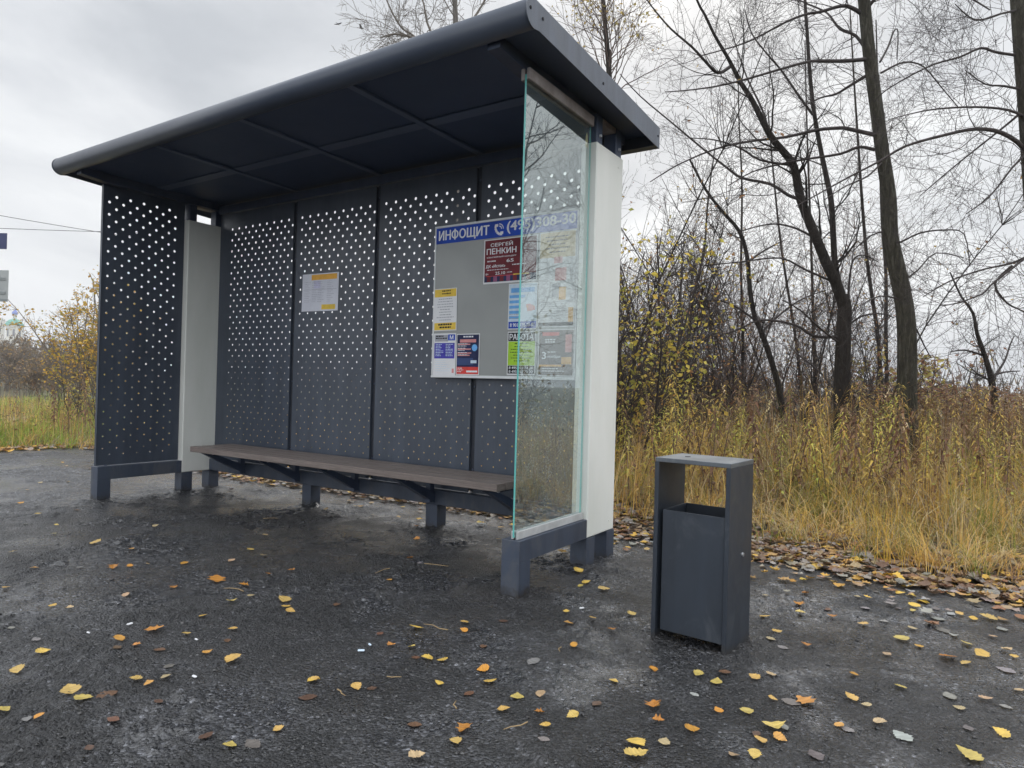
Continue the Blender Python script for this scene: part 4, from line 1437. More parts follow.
for (kind, px, d, sc) in [('green', 632, 5.9, .98), ('green', 642, 6.3, 1.0), ('yellow', 686, 6.4, 1.12), ('yellow', 676, 6.8, 1.05), ('yellow', 700, 6.6, 1.0), ('green', 660, 7.0, 1.0), ('green', 752, 6.6, .98), ('green', 780, 6.2, .9), ('yellow', 735, 7, 1),
                          ('green', 838, 6.2, 1.05), ('green', 884, 6.1, 1.0), ('green', 890, 6.5, 1.1), ('yellow', 902, 6.3, .95), ('yellow', 940, 6.0, .9), ('green', 968, 6.1, .9), ('green', 975, 6.6, .9), ('yellow', 1000, 6.4, .85), ('green', 1002, 5.9, .8), ('yellow', 1016, 6.2, .85),
                          ('brown', 856, 5.6, .82), ('brown', 903, 5.5, .86), ('brown', 880, 6, .9), ('brown', 795, 5.8, .86), ('brown', 720, 6.1, .9), ('brown', 933, 5.7, .75), ('brown', 1010, 5.6, .8), ('brown', 1008, 6.2, .9), ('brown', 640, 6.5, .9), ('brown', 765, 6.3, .9), ('brown', 960, 5.9, .8),
                          ('yellow', 812, 6.6, .95), ('yellow', 862, 6.8, 1), ('yellow', 624, 7.3, 1.1), ('green', 720, 7.2, 1), ('yellow', 772, 7.4, 1.05), ('green', 925, 7.0, .95), ('yellow', 985, 7.3, .95), ('green', 650, 5.6, .8), ('yellow', 830, 7.5, 1), ('yellow', 955, 6.9, .9),
                          ('brown', 690, 7, 1), ('yellow', 665, 6.1, .85), ('green', 872, 7.0, 1.05), ('yellow', 745, 6.0, .8), ('brown', 828, 7.0, 1)]:
    put_weed(kind, px, d, sc)
for k in range(74):
    put_weed(random.choice(('yellow', 'yellow', 'brown', 'yellow', 'brown', 'green')), U(622, 1020), U(5.4, 8.2), U(.55, 1.05))


for (kind, px, d, sc) in [('brown', 56, 10.6, .8), ('brown', 70, 10.2, .9), ('brown', 86, 11, .95), ('yellow', 62, 11.5, .8), ('green', 40, 12, .6), ('brown', 18, 13.5, .7), ('yellow', 30, 13, .65), ('yellow', 82, 12.5, .9), ('brown', 94, 10.4, .8), ('green', 76, 13, .8), ('brown', 46, 14, .8)]:
    put_weed(kind, px, d, sc)


# ------------------------------------------------------------------ trees
def norm(v):
    return v / (np.linalg.norm(v) + 1e-9)


def twig_pts(p, d, length, nseg, wob, trop):
    pts = [np.array(p, float)]
    d = norm(np.array(d, float))
    bend = rng.normal(0, wob * .35, 3)
    for i in range(nseg):
        d = norm(d + rng.normal(0, wob, 3) + bend + np.array([0, 0, trop]))
        pts.append(pts[-1] + d * length / nseg)
    return pts, d


def side_dir(d, spread, plane=None):
    r_ = rng.normal(0, 1, 3)
    if plane is not None: r_ = r_ - plane * np.dot(r_, plane) * .5
    r_ = norm(r_ - d * np.dot(r_, d))
    a = spread * U(.75, 1.25)
    return norm(d * math.cos(a) + r_ * math.sin(a))


def fine(mb, p, d, length, rad, depth, trop=.06, dens=1.0, tips=None, minr=.0016):
    """branch that splits into ever finer twigs"""
    nseg = max(3, int(length / .12)) if depth else 3
    nseg = min(nseg, 8)
    pts, _ = twig_pts(p, d, length, nseg, .16, trop)
    rad = max(rad, minr)
    rads = [max(minr * .8, rad * (1 - .72 * i / nseg)) for i in range(nseg + 1)]
    mb.tube(pts, rads, 5 if rad > .012 else 4 if rad > .006 else 3)
    if tips is not None and depth <= 1:
        tips.extend(pts[1:])
    if depth <= 0: return
    nch = max(1, int((3.0 + length * 2.6) * dens * U(.7, 1.25)))
    for k in range(nch):
        t = U(.18, 1.0)
        i = min(nseg - 1, int(t * nseg)); q = pts[i] + (pts[i + 1] - pts[i]) * (t * nseg - i)
        dd = norm(pts[i + 1] - pts[i])
        fine(mb, q, side_dir(dd, .75), length * U(.32, .66) * (1.1 - .45 * t), rads[i] * .5, depth - 1, trop, dens, tips, minr)


def poly(spec, d, dd=0.0):
    """limb drawn as photo positions with widths, at depth d (changing by dd along it) -> points and radii in metres"""
    n = len(spec)
    pts, rad = [], []
    w_prev = None
    for i, s in enumerate(spec):
        dep = d + dd * i / max(1, n - 1)
        pts.append(P(s[0], s[1], dep))
        rad.append((s[2] if len(s) > 2 else 3) * .5 * dep / F_PX)
    return pts, rad


def smooth_path(pts, rad, sub=3):
    P_ = [np.array(p) for p in pts]
    out, ro = [], []
    n = len(P_)
    for i in range(n - 1):
        p0 = P_[max(0, i - 1)]; p1 = P_[i]; p2 = P_[i + 1]; p3 = P_[min(n - 1, i + 2)]
        for k in range(sub):
            t = k / sub
            out.append(.5 * ((2 * p1) + (-p0 + p2) * t + (2 * p0 - 5 * p1 + 4 * p2 - p3) * t * t + (-p0 + 3 * p1 - 3 * p2 + p3) * t ** 3))
            ro.append(rad[i] + (rad[i + 1] - rad[i]) * t)
    out.append(P_[-1]); ro.append(rad[-1])
    return out, ro


def limb(mb, spec, d, dd=0.0, w0=None, w1=None, sides=7, twigs=10, tl=.8, depth=2, trop=.05, tips=None, dens=1.0, t0=.15, minr=.0016):
    if w0 is not None:
        n = len(spec)
        spec = [(s[0], s[1], w0 + (w1 - w0) * i / (n - 1)) for i, s in enumerate(spec)]
    pts, rad = smooth_path(*poly(spec, d, dd))
    mb.tube(pts, rad, sides)
    n = len(pts)
    for k in range(int(twigs * 1.1)):
        t = t0 + (1 - t0) * U(0, 1)
        i = min(n - 2, int(t * (n - 1)))
        dd_ = norm(pts[i + 1] - pts[i])
        fine(mb, pts[i], side_dir(dd_, .9), tl * 1.3 * U(.45, 1.3) * (1.15 - .5 * t), max(.003, rad[i] * .32), depth, trop, dens, tips, minr)
    return pts


def leaves_at(mb, tips, n, size, cols, spread=.05, droop=True):
    for i in range(n):
        p = random.choice(tips) + rng.normal(0, spread, 3)
        a = U(0, 6.28); s = size * U(.6, 1.25)
        d = norm(np.array([math.cos(a), math.sin(a), U(-1.2, .3) if droop else U(-.5, .5)]))
        sd = norm(np.cross(d, rng.normal(0, 1, 3))) * s * .32
        up = np.cross(d, sd) * .25
        mb.add([p, p + d * s * .45 + sd + up, p + d * s, p + d * s * .45 - sd + up], [(0, 1, 2), (0, 2, 3)], 0, pick(cols, .25))


def make_tree(name, label, cat, base, trunk, crown, tmat, cmat, leaves=None, group=None, lname='leaves'):
    o = empty(name, tuple(map(float, base)), label=label, cat=cat, group=group)
    for nm, m_, mt in (('trunk', trunk, tmat), ('crown', crown, cmat), (lname, leaves, m_foliage)):
        if m_ is not None and m_.n:
            m_.v = [(x - base[0], y - base[1], z - base[2]) for x, y, z in m_.v]
            m_.build(nm, mt, o, smooth=(nm != lname))
    return o


# thick grey trunk
dA = 8.0
tr, cr = MB(), MB()
limb(tr, [(a_, b_, c_ * .9) for a_, b_, c_ in [(910, 492, 30), (909, 470, 24), (908, 440, 21), (907, 400, 20.5), (907, 340, 19.5), (904, 303, 18.5), (896, 265, 17.5), (890, 237, 17), (889, 198, 15), (882, 150, 14), (876, 104, 13.5), (869, 52, 13), (864, 0, 12.5), (858, -60, 11), (852, -140, 9), (848, -230, 6), (845, -320, 3)]], dA, 0, sides=14, twigs=0)
A_l = [[(869, 55), (856, 36), (840, 29), (830, 16), (822, 10), (799, 0), (770, -16)], [(862, 14), (852, 8), (841, 6), (820, 12), (807, 14), (786, 22), (752, 40), (726, 49), (700, 56)],
       [(869, 59), (845, 61), (820, 61), (807, 62), (781, 69), (747, 79), (718, 86), (690, 90), (665, 92)], [(869, 74), (851, 85), (836, 94), (820, 98), (800, 108)],
       [(875, 135), (849, 129), (840, 128), (817, 130), (786, 137), (752, 141), (726, 146), (702, 154), (674, 167), (650, 182)], [(875, 150), (859, 147), (840, 154), (807, 159), (781, 164), (752, 172), (728, 186)],
       [(880, 62), (888, 47), (894, 31), (898, 32), (897, 60)], [(881, 73), (896, 65), (908, 62), (924, 67), (942, 88), (958, 107)], [(894, 242), (901, 242), (920, 233), (945, 230), (964, 234), (970, 266)],
       [(905, 280), (918, 270), (936, 253), (964, 258)], [(906, 318), (914, 325), (924, 345), (931, 358)], [(902, 300), (880, 296), (860, 306)], [(884, 160), (868, 176), (846, 186), (824, 200)], [(890, 230), (870, 236), (852, 252)]]
for i, s in enumerate(A_l):
    limb(cr, s, dA, U(-1.1, .9), 4.2 if i in (1, 2, 4) else 3.4 if i < 6 else 2.2, .9, 6, 13 if i < 6 else 7, .85, 2)
for s in ([(858, -60), (880, -80), (920, -100), (960, -60)], [(855, -100), (830, -120), (790, -110), (750, -60)], [(864, -20), (840, -40), (800, -50), (760, -30), (730, -10)], [(866, 10), (890, -15), (930, -20), (965, -5), (990, 10)]):
    limb(cr, s, dA, U(-1, 1), 4, 1.2, 6, 16, 1.0, 2, trop=-.03)
make_tree('bare_tree', 'thick grey green trunk leaning slightly left with bare side branches, right part of photo', 'tree', gpos(909, dA), tr, cr, m_bark, m_twig)

# forked tree
dB = 8.6
tr, cr = MB(), MB()
limb(tr, [(840, 486, 26), (841, 450, 20), (842, 410, 17), (842, 387, 16), (843, 350, 14.5), (844.5, 312, 13.5), (845, 302, 11), (845.5, 294, 5)], dB, sides=12, twigs=0)
limb(tr, [(845, 310, 11), (836, 283, 11), (826, 262, 10), (815, 235, 9.5), (801, 200, 9), (794, 167, 8), (782, 150, 7), (770, 135, 6.5), (752, 100, 5.2), (741, 83, 4.6), (728, 58, 3.6), (715, 36, 3), (705, 15, 2.6), (697, 0, 2.2), (680, -50, 1.6)], dB, -.6, sides=10, twigs=16, tl=.7)
limb(tr, [(846, 308, 7), (839, 285, 6.4), (835, 265, 6), (833, 230, 5.6), (831, 200, 5.4), (826, 175, 5), (820, 146, 4.5), (813, 105, 4), (809, 62, 3.5), (807, 30, 3.2), (805, 0, 3), (802, -80, 2)], dB, .8, sides=8, twigs=16, tl=.7)
B_l = [[(731, 66), (718, 73), (705, 61), (692, 47), (671, 29), (653, 8), (640, -10)], [(813, 115), (799, 96), (781, 70), (768, 55), (752, 34), (745, 10)], [(848, 302), (850, 275), (854, 259), (864, 255), (878, 262)],
       [(840, 337), (814, 336), (795, 325), (761, 320), (735, 331), (709, 337), (682, 337)], [(799, 199), (788, 195), (770, 184), (742, 178), (726, 167), (702, 148), (671, 122), (640, 96), (620, 74)], [(770, 135), (762, 109), (748, 80), (738, 52), (728, 20)],
       [(836, 283), (806, 270), (780, 258), (740, 262), (700, 266)], [(842, 345), (822, 330), (800, 310), (782, 300)], [(818, 240), (795, 228), (770, 224), (738, 232)], [(843, 330), (862, 316), (884, 314), (894, 318)], [(842, 390), (868, 396), (884, 410)], [(790, 165), (760, 160), (740, 148), (715, 140), (690, 138)], [(835, 390), (820, 372), (800, 356), (790, 346)]]
for i, s in enumerate(B_l):
    limb(cr, s, dB, U(-1, 1), 3.6 if i in (0, 3, 4) else 2.6, .9, 6, 13, .8, 2)
make_tree('bare_tree', 'forked dark tree whose stem splits at mid height, left of the thick grey trunk', 'tree', gpos(840, dB), tr, cr, m_bark2, m_twig)

# tree at the right edge
dC = 6.8
tr, cr = MB(), MB()
limb(tr, [(1064, 520, 30), (1060, 470, 25), (1052, 400, 22), (1043, 300, 19), (1034, 200, 17), (1028, 120, 15.5), (1022, 50, 14.5), (1018, 0, 13.5), (1012, -80, 11), (1004, -180, 8), (1000, -280, 3)], dC, sides=12, twigs=0)
C_l = [[(1034, 178), (1024, 149), (1002, 133), (976, 129), (945, 135), (906, 146), (880, 161), (851, 176), (820, 193), (796, 206)], [(1027, 118), (1008, 110), (976, 107), (937, 109), (910, 114), (888, 120)],
       [(1020, 56), (995, 52), (981, 48), (960, 57), (935, 64), (910, 76), (885, 91), (874, 102)], [(1040, 250), (1024, 258), (1009, 264), (985, 269), (957, 278), (939, 287), (923, 297)], [(1040, 252), (1024, 259), (1014, 267), (992, 284), (982, 294), (957, 303), (940, 306)],
       [(1012, 266), (995, 284), (1007, 303), (1024, 312), (1045, 330)], [(1024, 90), (1004, 86), (985, 84), (965, 70)], [(1026, 108), (1010, 122), (985, 142), (950, 170), (920, 196)], [(1018, 10), (1000, 14), (975, 20), (955, 4)], [(1030, 150), (1012, 168), (990, 196), (966, 214)],
       [(1034, 200), (1060, 180), (1090, 150), (1120, 100)], [(1040, 280), (1064, 260), (1100, 240)]]
for i, s in enumerate(C_l):
    limb(cr, s, dC, U(-.9, .9), 5 if i == 0 else 2.8, .9, 6, 14, .75, 2)
make_tree('bare_tree', 'trunk cut by the right edge of the photo, its long limbs arching to the left', 'tree', gpos(1062, dC), tr, cr, m_bark, m_twig)

# curved thin stem between them
tr, cr = MB(), MB()
limb(tr, [(786, 440, 7), (778, 384, 6), (761, 331, 5.4), (755, 318, 5), (750, 291, 4.6), (747, 256, 4.2), (739, 231, 3.8), (722, 211, 3.2), (706, 190, 2.6), (690, 160, 2)], 9.4, sides=7, twigs=12, tl=.6)
for s in ([(755, 320), (735, 306), (715, 300), (690, 304)], [(748, 262), (765, 250), (785, 240)], [(760, 335), (776, 318), (800, 300), (826, 290)]):
    limb(cr, s, 9.4, .4, 2.6, 1, 5, 10, .6, 2)
make_tree('slender_tree', 'thin dark curved stem bending left, midway between pillar and forked tree', 'tree', gpos(786, 9.4), tr, cr, m_bark2, m_twig)

# slim straight trunks behind
for (label, d, pts_) in [('slim reddish trunk just left of the thick grey trunk, further back', 12.0, [(884, 455, 7), (879, 347, 5.6), (873, 303, 5.2), (867, 259, 4.6), (862, 200, 4), (858, 140, 3.2), (854, 80, 2.4), (850, 10, 1.6)]),
                         ('slim straight dark trunk half hidden by the thick grey trunk', 13.0, [(888, 450, 6), (886, 334, 5), (886, 275, 4.6), (882, 219, 4), (880, 150, 3.2), (878, 90, 2.4), (876, 20, 1.6)]),
                         ('thin straight sapling trunk just left of the forked stem', 12.5, [(816, 450, 5), (814, 350, 4.2), (811, 241, 3.4), (808, 160, 2.6), (806, 90, 1.8), (805, 40, 1.2)]),
                         ('thin pale sapling trunk leaning left in the thicket', 13.5, [(804, 448, 5), (798, 356, 4), (782, 253, 3.2), (774, 180, 2.4), (768, 110, 1.6)]),
                         ('thin upright trunk in the middle of the thicket', 11.5, [(742, 452, 5), (743, 350, 4.2), (741, 270, 3.4), (742, 190, 2.6), (739, 120, 1.8), (738, 70, 1.2)]),
                         ('thin two topped trunk near the yellow willow bush', 11.0, [(690, 455, 5), (689, 350, 4.2), (693, 300, 3.6), (704, 250, 3), (708, 200, 2.2), (716, 140, 1.5)])]:
    tr, cr = MB(), MB()
    pp = limb(tr, [(a, b_, c * .72) for a, b_, c in pts_], d, sides=7, twigs=0)
    n = len(pp)
    for k in range(34):
        t = U(.2, .98); i = min(n - 2, int(t * (n - 1)))
        fine(cr, pp[i], side_dir(norm(pp[i + 1] - pp[i]), .8), 1.3 * (1.2 - .7 * t) * U(.6, 1.2), .007 * (1.1 - .7 * t), 2, .08, .9)
    make_tree('slender_tree', label, 'tree', gpos(pts_[0][0], d), tr, cr, m_bark2, m_twig_red)

# birch with the last yellow leaves behind the shelter roof
tr, cr, lv = MB(), MB(), MB()
tips = []
pp = limb(tr, [(618, 470, 9), (614, 300, 8), (611, 130, 6.5), (609, 72, 5.5), (607, 45, 5), (603, 0, 4.2), (600, -60, 3), (598, -130, 1.6)], 13.5, sides=8, twigs=0)
n = len(pp)
for k in range(58):
    t = U(.35, .99); i = min(n - 2, int(t * (n - 1)))
    fine(cr, pp[i], side_dir(np.array([0, 0, 1.]), .7), 2.3 * (1.25 - .8 * t) * U(.6, 1.1), .016 * (1.1 - .7 * t), 2, .05, .8, tips, .003)
hi = [q for q in tips if 8.2 < q[2] < 11]
leaves_at(lv, hi or tips, 650, .075, [(.52, .40, .14), (.60, .45, .15), (.42, .34, .12)], .08)
lo_ = [q for q in tips if q[2] < 6.0]
leaves_at(lv, lo_ or tips, 160, .07, [(.58, .42, .12), (.45, .36, .10)], .08)
make_tree('birch_tree', 'slender birch with few yellow leaves rising behind the right end of the roof', 'tree', gpos(618, 13.5), tr, cr, m_bark2, m_twig_red, lv)

# bare pale tree above the roof
tr, cr = MB(), MB()
pp = limb(tr, [(462, 452, 9), (459, 200, 7), (456, 40, 5.4), (455, 0, 4.6), (454, -60, 3), (452, -140, 1.6)], 18, sides=8, twigs=0)
n = len(pp)
for s in ([(457, 110), (435, 62), (415, 37), (402, 28), (392, 12), (384, -8), (380, -30)], [(456, 60), (430, 30), (424, 5), (416, -20)], [(456, 40), (476, 15), (490, -10), (496, -30)], [(415, 38), (395, 34), (380, 38)]):
    limb(cr, s, 18, .6, 3, 1.1, 5, 13, 1.2, 2, minr=.005)
for k in range(26):
    t = U(.5, .98); i = min(n - 2, int(t * (n - 1)))
    fine(cr, pp[i], side_dir(np.array([0, 0, 1.]), .75), 2.4 * (1.3 - .8 * t), .02 * (1.1 - .7 * t), 2, .06, .8, None, .005)
make_tree('bare_tree', 'pale bare treetop showing above the middle of the shelter roof', 'tree', gpos(462, 18), tr, cr, m_bark3, m_twig_pale)


# shrubs made of many stems
def shrub(px, d, nst, h, spread, label, cols, nleaf, lsize, mat=None, group=None, name='shrub', minr=.0022, cat='shrub', depth=2, dens=.8, zlo=0.0):
    base = gpos(px, d)
    st, lv = MB(), MB()
    tips = []
    for i in range(nst):
        a = U(0, 6.28); q = base + np.array([math.cos(a), math.sin(a), 0]) * spread * .3 * U(0, 1)
        dr = norm(np.array([math.cos(a) * U(0, .45), math.sin(a) * U(0, .45), 1]))
        hh = h * U(.55, 1.05)
        pts, _ = twig_pts(q, dr, hh, 7, .09, .05)
        st.tube(pts, [.013 * hh / 2.5 * (1 - .8 * k / 7) + .003 for k in range(8)], 5)
        for k in range(int(9 * dens * hh / 2)):
            t = U(.2, 1); i2 = min(6, int(t * 7))
            fine(st, pts[i2], side_dir(norm(pts[i2 + 1] - pts[i2]), .75), hh * .34 * (1.2 - .7 * t), .006, depth - 1, .06, dens, tips, minr)
        tips.extend(pts[3:])
    if nleaf:
        tp = [q for q in tips if q[2] > zlo] or tips
        leaves_at(lv, tp, nleaf, lsize, cols, .05)
    return make_tree(name, label, cat, base, st, None, mat or m_twig, m_twig, lv if nleaf else None, group)


def rename_stems(o):
    for c in o.children:
        if c.name.startswith('trunk'): c.name = 'stems'
    return o


YL = [(.58, .46, .09), (.48, .42, .09), (.38, .36, .08), (.62, .46, .08)]
rename_stems(shrub(632, 7.2, 15, 2.9, 1.0, 'willow bush with yellow green leaves right beside the white pillar', YL, 1350, .062, name='willow_bush', dens=1.1))
rename_stems(shrub(655, 8.4, 13, 3.0, .9, 'thinner bush with sparse yellow leaves behind the willow bush', YL + [(.5, .25, .08)], 1100, .055))
rename_stems(shrub(930, 11.5, 12, 2.1, 1.6, 'low yellowing bush with curled leaves right of the thick grey trunk', [(.50, .42, .12), (.42, .34, .12), (.30, .17, .09), (.26, .13, .08)], 1100, .085))
rename_stems(shrub(965, 12.5, 12, 2.0, 1.6, 'low bush with ochre and brown leaves behind the thin leaning tree', [(.50, .42, .12), (.30, .17, .09), (.24, .12, .08)], 900, .085))
rename_stems(shrub(870, 11, 9, 1.9, 1.2, 'small leafy bush showing between the two main trunks', [(.46, .40, .12), (.36, .30, .10), (.28, .15, .08)], 500, .075))
# thin leaning tree at right
tr, cr = MB(), MB()
limb(tr, [(1000, 470, 8), (997, 420, 6.5), (992, 382, 6), (985, 356, 4.6), (977, 333, 3.6), (973, 313, 2.8), (961, 296, 2), (950, 272, 1.3)], 9.5, sides=7, twigs=12, tl=.5)
for s in ([(992, 380), (1004, 362), (1010, 345), (1014, 336)], [(991, 376), (1005, 372), (1020, 371)], [(985, 356), (965, 350), (950, 352)], [(996, 415), (978, 400), (968, 380)]):
    limb(cr, s, 9.5, .3, 2.6, 1, 5, 9, .45, 1)
make_tree('slender_tree', 'small dark tree leaning left near the right edge, in front of the yellow bushes', 'tree', gpos(1000, 9.5), tr, cr, m_bark2, m_twig)

# thicket of saplings
sap = []
for v_i in range(6):
    st = MB(); h = U(2.6, 4.6)
    pts, _ = twig_pts((0, 0, 0), (U(-.12, .12), U(-.12, .12), 1), h, 9, .06, .03)
    st.tube(pts, [.012 * (1 - .85 * k / 9) + .0025 for k in range(10)], 5)
    cw = MB()
    for k in range(36):
        t = U(.08, 1); i2 = min(8, int(t * 9))
        fine(cw, pts[i2], side_dir(norm(pts[i2 + 1] - pts[i2]), .75), h * .28 * (1.2 - .8 * t), .005, 1 if k % 3 else 2, .06, .8, None, .0022)
    lf_ = MB(); cv = cw.v
    for q in range(150 if v_i % 3 else 60):
        b0 = np.array(random.choice(cv))
        if b0[2] > 3.2 and q % 3: continue
        sz_l = U(.02, .05); d0 = rng.normal(0, 1, 3); d0 = d0 / np.linalg.norm(d0) * sz_l; d1 = rng.normal(0, 1, 3); d1 = d1 / np.linalg.norm(d1) * sz_l * .5
        lf_.add([b0, b0 + d0 * .5 + d1, b0 + d0, b0 + d0 * .5 - d1], [(0, 1, 2), (0, 2, 3)], 0, pick([(.30, .15, .07), (.22, .11, .06), (.40, .24, .09), (.46, .34, .10)], .3))
    sap.append([st.mesh('trunk', [m_bark2]), cw.mesh('crown', [m_twig_red if v_i % 2 else m_twig]), lf_.mesh('leaves', [m_foliage])])
for i in range(98):
    px = U(622, 905) if i % 4 else U(622, 760); d = U(9.0, 17)
    me = random.choice(sap)
    o = empty('sapling', tuple(gpos(px, d)), U(0, 6.28), cat='sapling', group='saplings of the thicket',
              label='thin bare sapling in the thicket ' + ('next to the white pillar' if px < 690 else 'behind the curved thin stem' if px < 780 else 'around the forked tree' if px < 860 else 'behind the thick grey trunk'))
    for nm, m_ in zip(('trunk', 'crown', 'leaves'), me):
        c = bpy.data.objects.new(nm, m_); col.objects.link(c); c.parent = o
    s = U(.75, 1.2); o.scale = (s, s, s)

# undergrowth: russet dry herbs below the trees (one mass)
mb = MB()
RUST = [(.22, .105, .055), (.17, .08, .05), (.28, .16, .08), (.14, .085, .055), (.34, .22, .09), (.12, .08, .06)]
for i in range(24000):
    if i % 5 == 0: p = gpos(U(600, 1130) if i % 2 else U(860, 1130), U(8.2, 11))
    elif i % 5 < 3: p = gpos(U(600, 1100), U(9, 20))
    else: p = gpos(U(850, 1130), U(7.6, 20))
    d = np.linalg.norm(p - CAM)
    h = U(.05, 1.2) * (1 if p[0] > 4.5 else .82)
    s = U(.018, .042) * (1 + d / 20)
    a = U(0, 6.28)
    dv = np.array([math.cos(a), math.sin(a), U(-.8, .8)]) * s; sv = np.array([-math.sin(a), math.cos(a), U(-.5, .5)]) * s * .4
    q = p + np.array([0, 0, h])
    mb.add([q, q + dv * .5 + sv, q + dv, q + dv * .5 - sv], [(0, 1, 2, 3)], 0, pick(RUST, .3))
    if i % 3 == 0:
        blade(mb, p[0], p[1], 0, h + .1, abs(random.gauss(.1, .25)), a, .010 * (1 + d / 25), pick(RUST, .3), 3)
mb.build('undergrowth', m_foliage, kind='stuff')

# trees beyond the right edge that the glass mirrors
for (x, y, h, lab) in [(10.6, 8.5, 8.5, 'taller bare tree beyond the right edge, further back'), (12.6, 10.5, 9, 'bare tree far beyond the right edge')]:
    tr, cr = MB(), MB()
    pts, _ = twig_pts((x, y, 0), (U(-.1, .1), U(-.1, .1), 1), h, 10, .05, .03)
    tr.tube(pts, [.065 * (1 - .9 * k / 10) + .004 for k in range(11)], 8)
    for k in range(34):
        t = U(.2, .98); i2 = min(9, int(t * 10))
        fine(cr, pts[i2], side_dir(norm(pts[i2 + 1] - pts[i2]), .95), h * .33 * (1.15 - .7 * t), .022, 2, .04, .7, None, .004)
    make_tree('bare_tree', lab, 'tree', (x, y, 0), tr, cr, m_bark2, m_twig)
for (x, y) in [(8.0, 3.0), (9.4, 3.6), (10.8, 4.6), (8.8, 6.2)]:
    base = np.array([x, y, 0.])
    st, lv, tips = MB(), MB(), []
    for i in range(12):
        a = U(0, 6.28)
        pts, _ = twig_pts(base, (math.cos(a) * U(0, .6), math.sin(a) * U(0, .6), 1), U(1.2, 2.3), 6, .09, .05)
        st.tube(pts, [.012 - .0015 * k for k in range(7)], 4)
        for k in range(7):
            fine(st, pts[U(1, 6).__int__()], side_dir(np.array([0, 0, 1.]), .8), .6, .005, 1, .06, .7, tips, .003)
    leaves_at(lv, tips, 420, .09, [(.30, .24, .08), (.24, .15, .07), (.36, .30, .09)], .06)
    rename_stems(make_tree('shrub', 'brownish shrub in the verge beyond the right edge of the photo', 'shrub', base, st, None, m_twig, m_twig, lv, 'shrubs beyond the right edge'))

# ------------------------------------------------------------------ left background
LYL = [(.62, .38, .06), (.55, .36, .07), (.50, .30, .06), (.40, .33, .08)]
rename_stems(shrub(94, 16.5, 22, 3.2, 1.5, 'tall shrub with orange yellow leaves beside the left perforated panel', LYL, 4200, .075, m_twig_pale, minr=.004))
rename_stems(shrub(74, 21, 20, 2.9, 2.0, 'bare greyish shrub left of the orange yellow one', LYL, 300, .08, m_twig_pale, minr=.006))
rename_stems(shrub(112, 14, 14, 3.2, 1.6, 'orange yellow shrub mostly hidden behind the perforated side panel', LYL, 1700, .075, m_twig_pale, minr=.004))
rename_stems(shrub(70, 13.5, 7, 1.3, .7, 'low dark stalky bush on the grass by the left edge of the asphalt', [(.12, .08, .05), (.5, .42, .08)], 120, .07, m_twig, minr=.003))
rename_stems(shrub(88, 12.2, 6, 1.2, .5, 'thin dark stalks next to the left perforated panel', [(.12, .07, .05), (.45, .38, .09)], 90, .06, m_twig, minr=.003))
for i, (px, d, h) in enumerate([(4, 36, 2.6), (14, 42, 2.9), (26, 40, 2.6), (36, 48, 3.0), (46, 44, 2.8), (56, 50, 3.4), (64, 38, 2.8), (-8, 40, 2.8), (20, 30, 1.7), (42, 31, 1.8), (58, 29, 1.9)]):
    rename_stems(shrub(px, d, 16, h * 1.15, 3.0, 'brown hazy bush in the far thicket on the left' if i % 3 else 'rust coloured bush in the far thicket on the left', [(.26, .19, .12), (.22, .17, .12), (.34, .23, .11)], 700, .13, m_twig_pale, 'far bushes on the left', minr=.012, depth=2, dens=.7))

# far wood on the horizon
mb = MB()
FW = [(.10, .085, .075), (.13, .11, .095), (.16, .12, .09), (.09, .085, .07), (.20, .14, .08)]
for i in range(9000):
    if i % 3 == 0: px = U(-120, 130); d = U(95, 210); hh = U(3, 8.5)
    elif i % 3 == 1: px = U(590, 1150); d = U(45, 150); hh = U(2.0, 5.5)
    else: px = U(100, 620); d = U(70, 160); hh = U(2, 6)
    b0 = gpos(px, d)
    h0 = hh * U(.0, .75); l = hh * U(.15, .4)
    a = U(0, 6.28); w = d * .0009 * U(.6, 1.6)
    tp = b0 + np.array([math.cos(a) * l * .35, math.sin(a) * l * .35, h0 + l])
    b1 = b0 + np.array([0, 0, h0])
    mb.add([b1 - RR * w, b1 + RR * w, tp], [(0, 1, 2)], 0, pick(FW, .3))
    if i % 2:
        s = d * .0032
        c = b1 + rng.normal(0, s * 1.5, 3)
        mb.add([c + rng.normal(0, s, 3), c + rng.normal(0, s, 3), c + rng.normal(0, s, 3)], [(0, 1, 2)], 0, pick(FW, .3))
mb.build('far_wood', m_foliage, kind='stuff')

# church
dc_ = 340.0
base = gpos(12.5, dc_)
ch = empty('church', tuple(map(float, base)), math.radians(20), label='distant white church with green dome and blue cupola at the left edge', cat='church')
m_chw = surf('church_plaster', (.62, .60, .52), (.72, .70, .62), (.7, .9), 1)
m_chg = surf('church_green_roof', (.05, .36, .27), (.08, .44, .33), (.4, .6), 1)
m_chb = surf('church_blue_cupola', (.05, .12, .52), (.08, .17, .62), (.3, .5), 1)
m_chd = surf('church_window_dark', (.05, .06, .08), (.08, .09, .11), (.2, .4), 1)
m_gold = surf('church_gold', (.6, .42, .12), (.7, .5, .16), (.3, .4), 3, metallic=.6)


def lathe(prof, n=8, a0=0):
    mb = MB(); vs = []; fs = []
    for r_, z in prof:
        for k in range(n):
            a = a0 + 2 * math.pi * k / n
            vs.append((r_ * math.cos(a), r_ * math.sin(a), z))
    for j in range(len(prof) - 1):
        for k in range(n):
            k2 = (k + 1) % n
            fs.append((j * n + k, j * n + k2, (j + 1) * n + k2, (j + 1) * n + k))
    fs.append(tuple(range((len(prof) - 1) * n, len(prof) * n)))
    mb.add(vs, fs)
    return mb


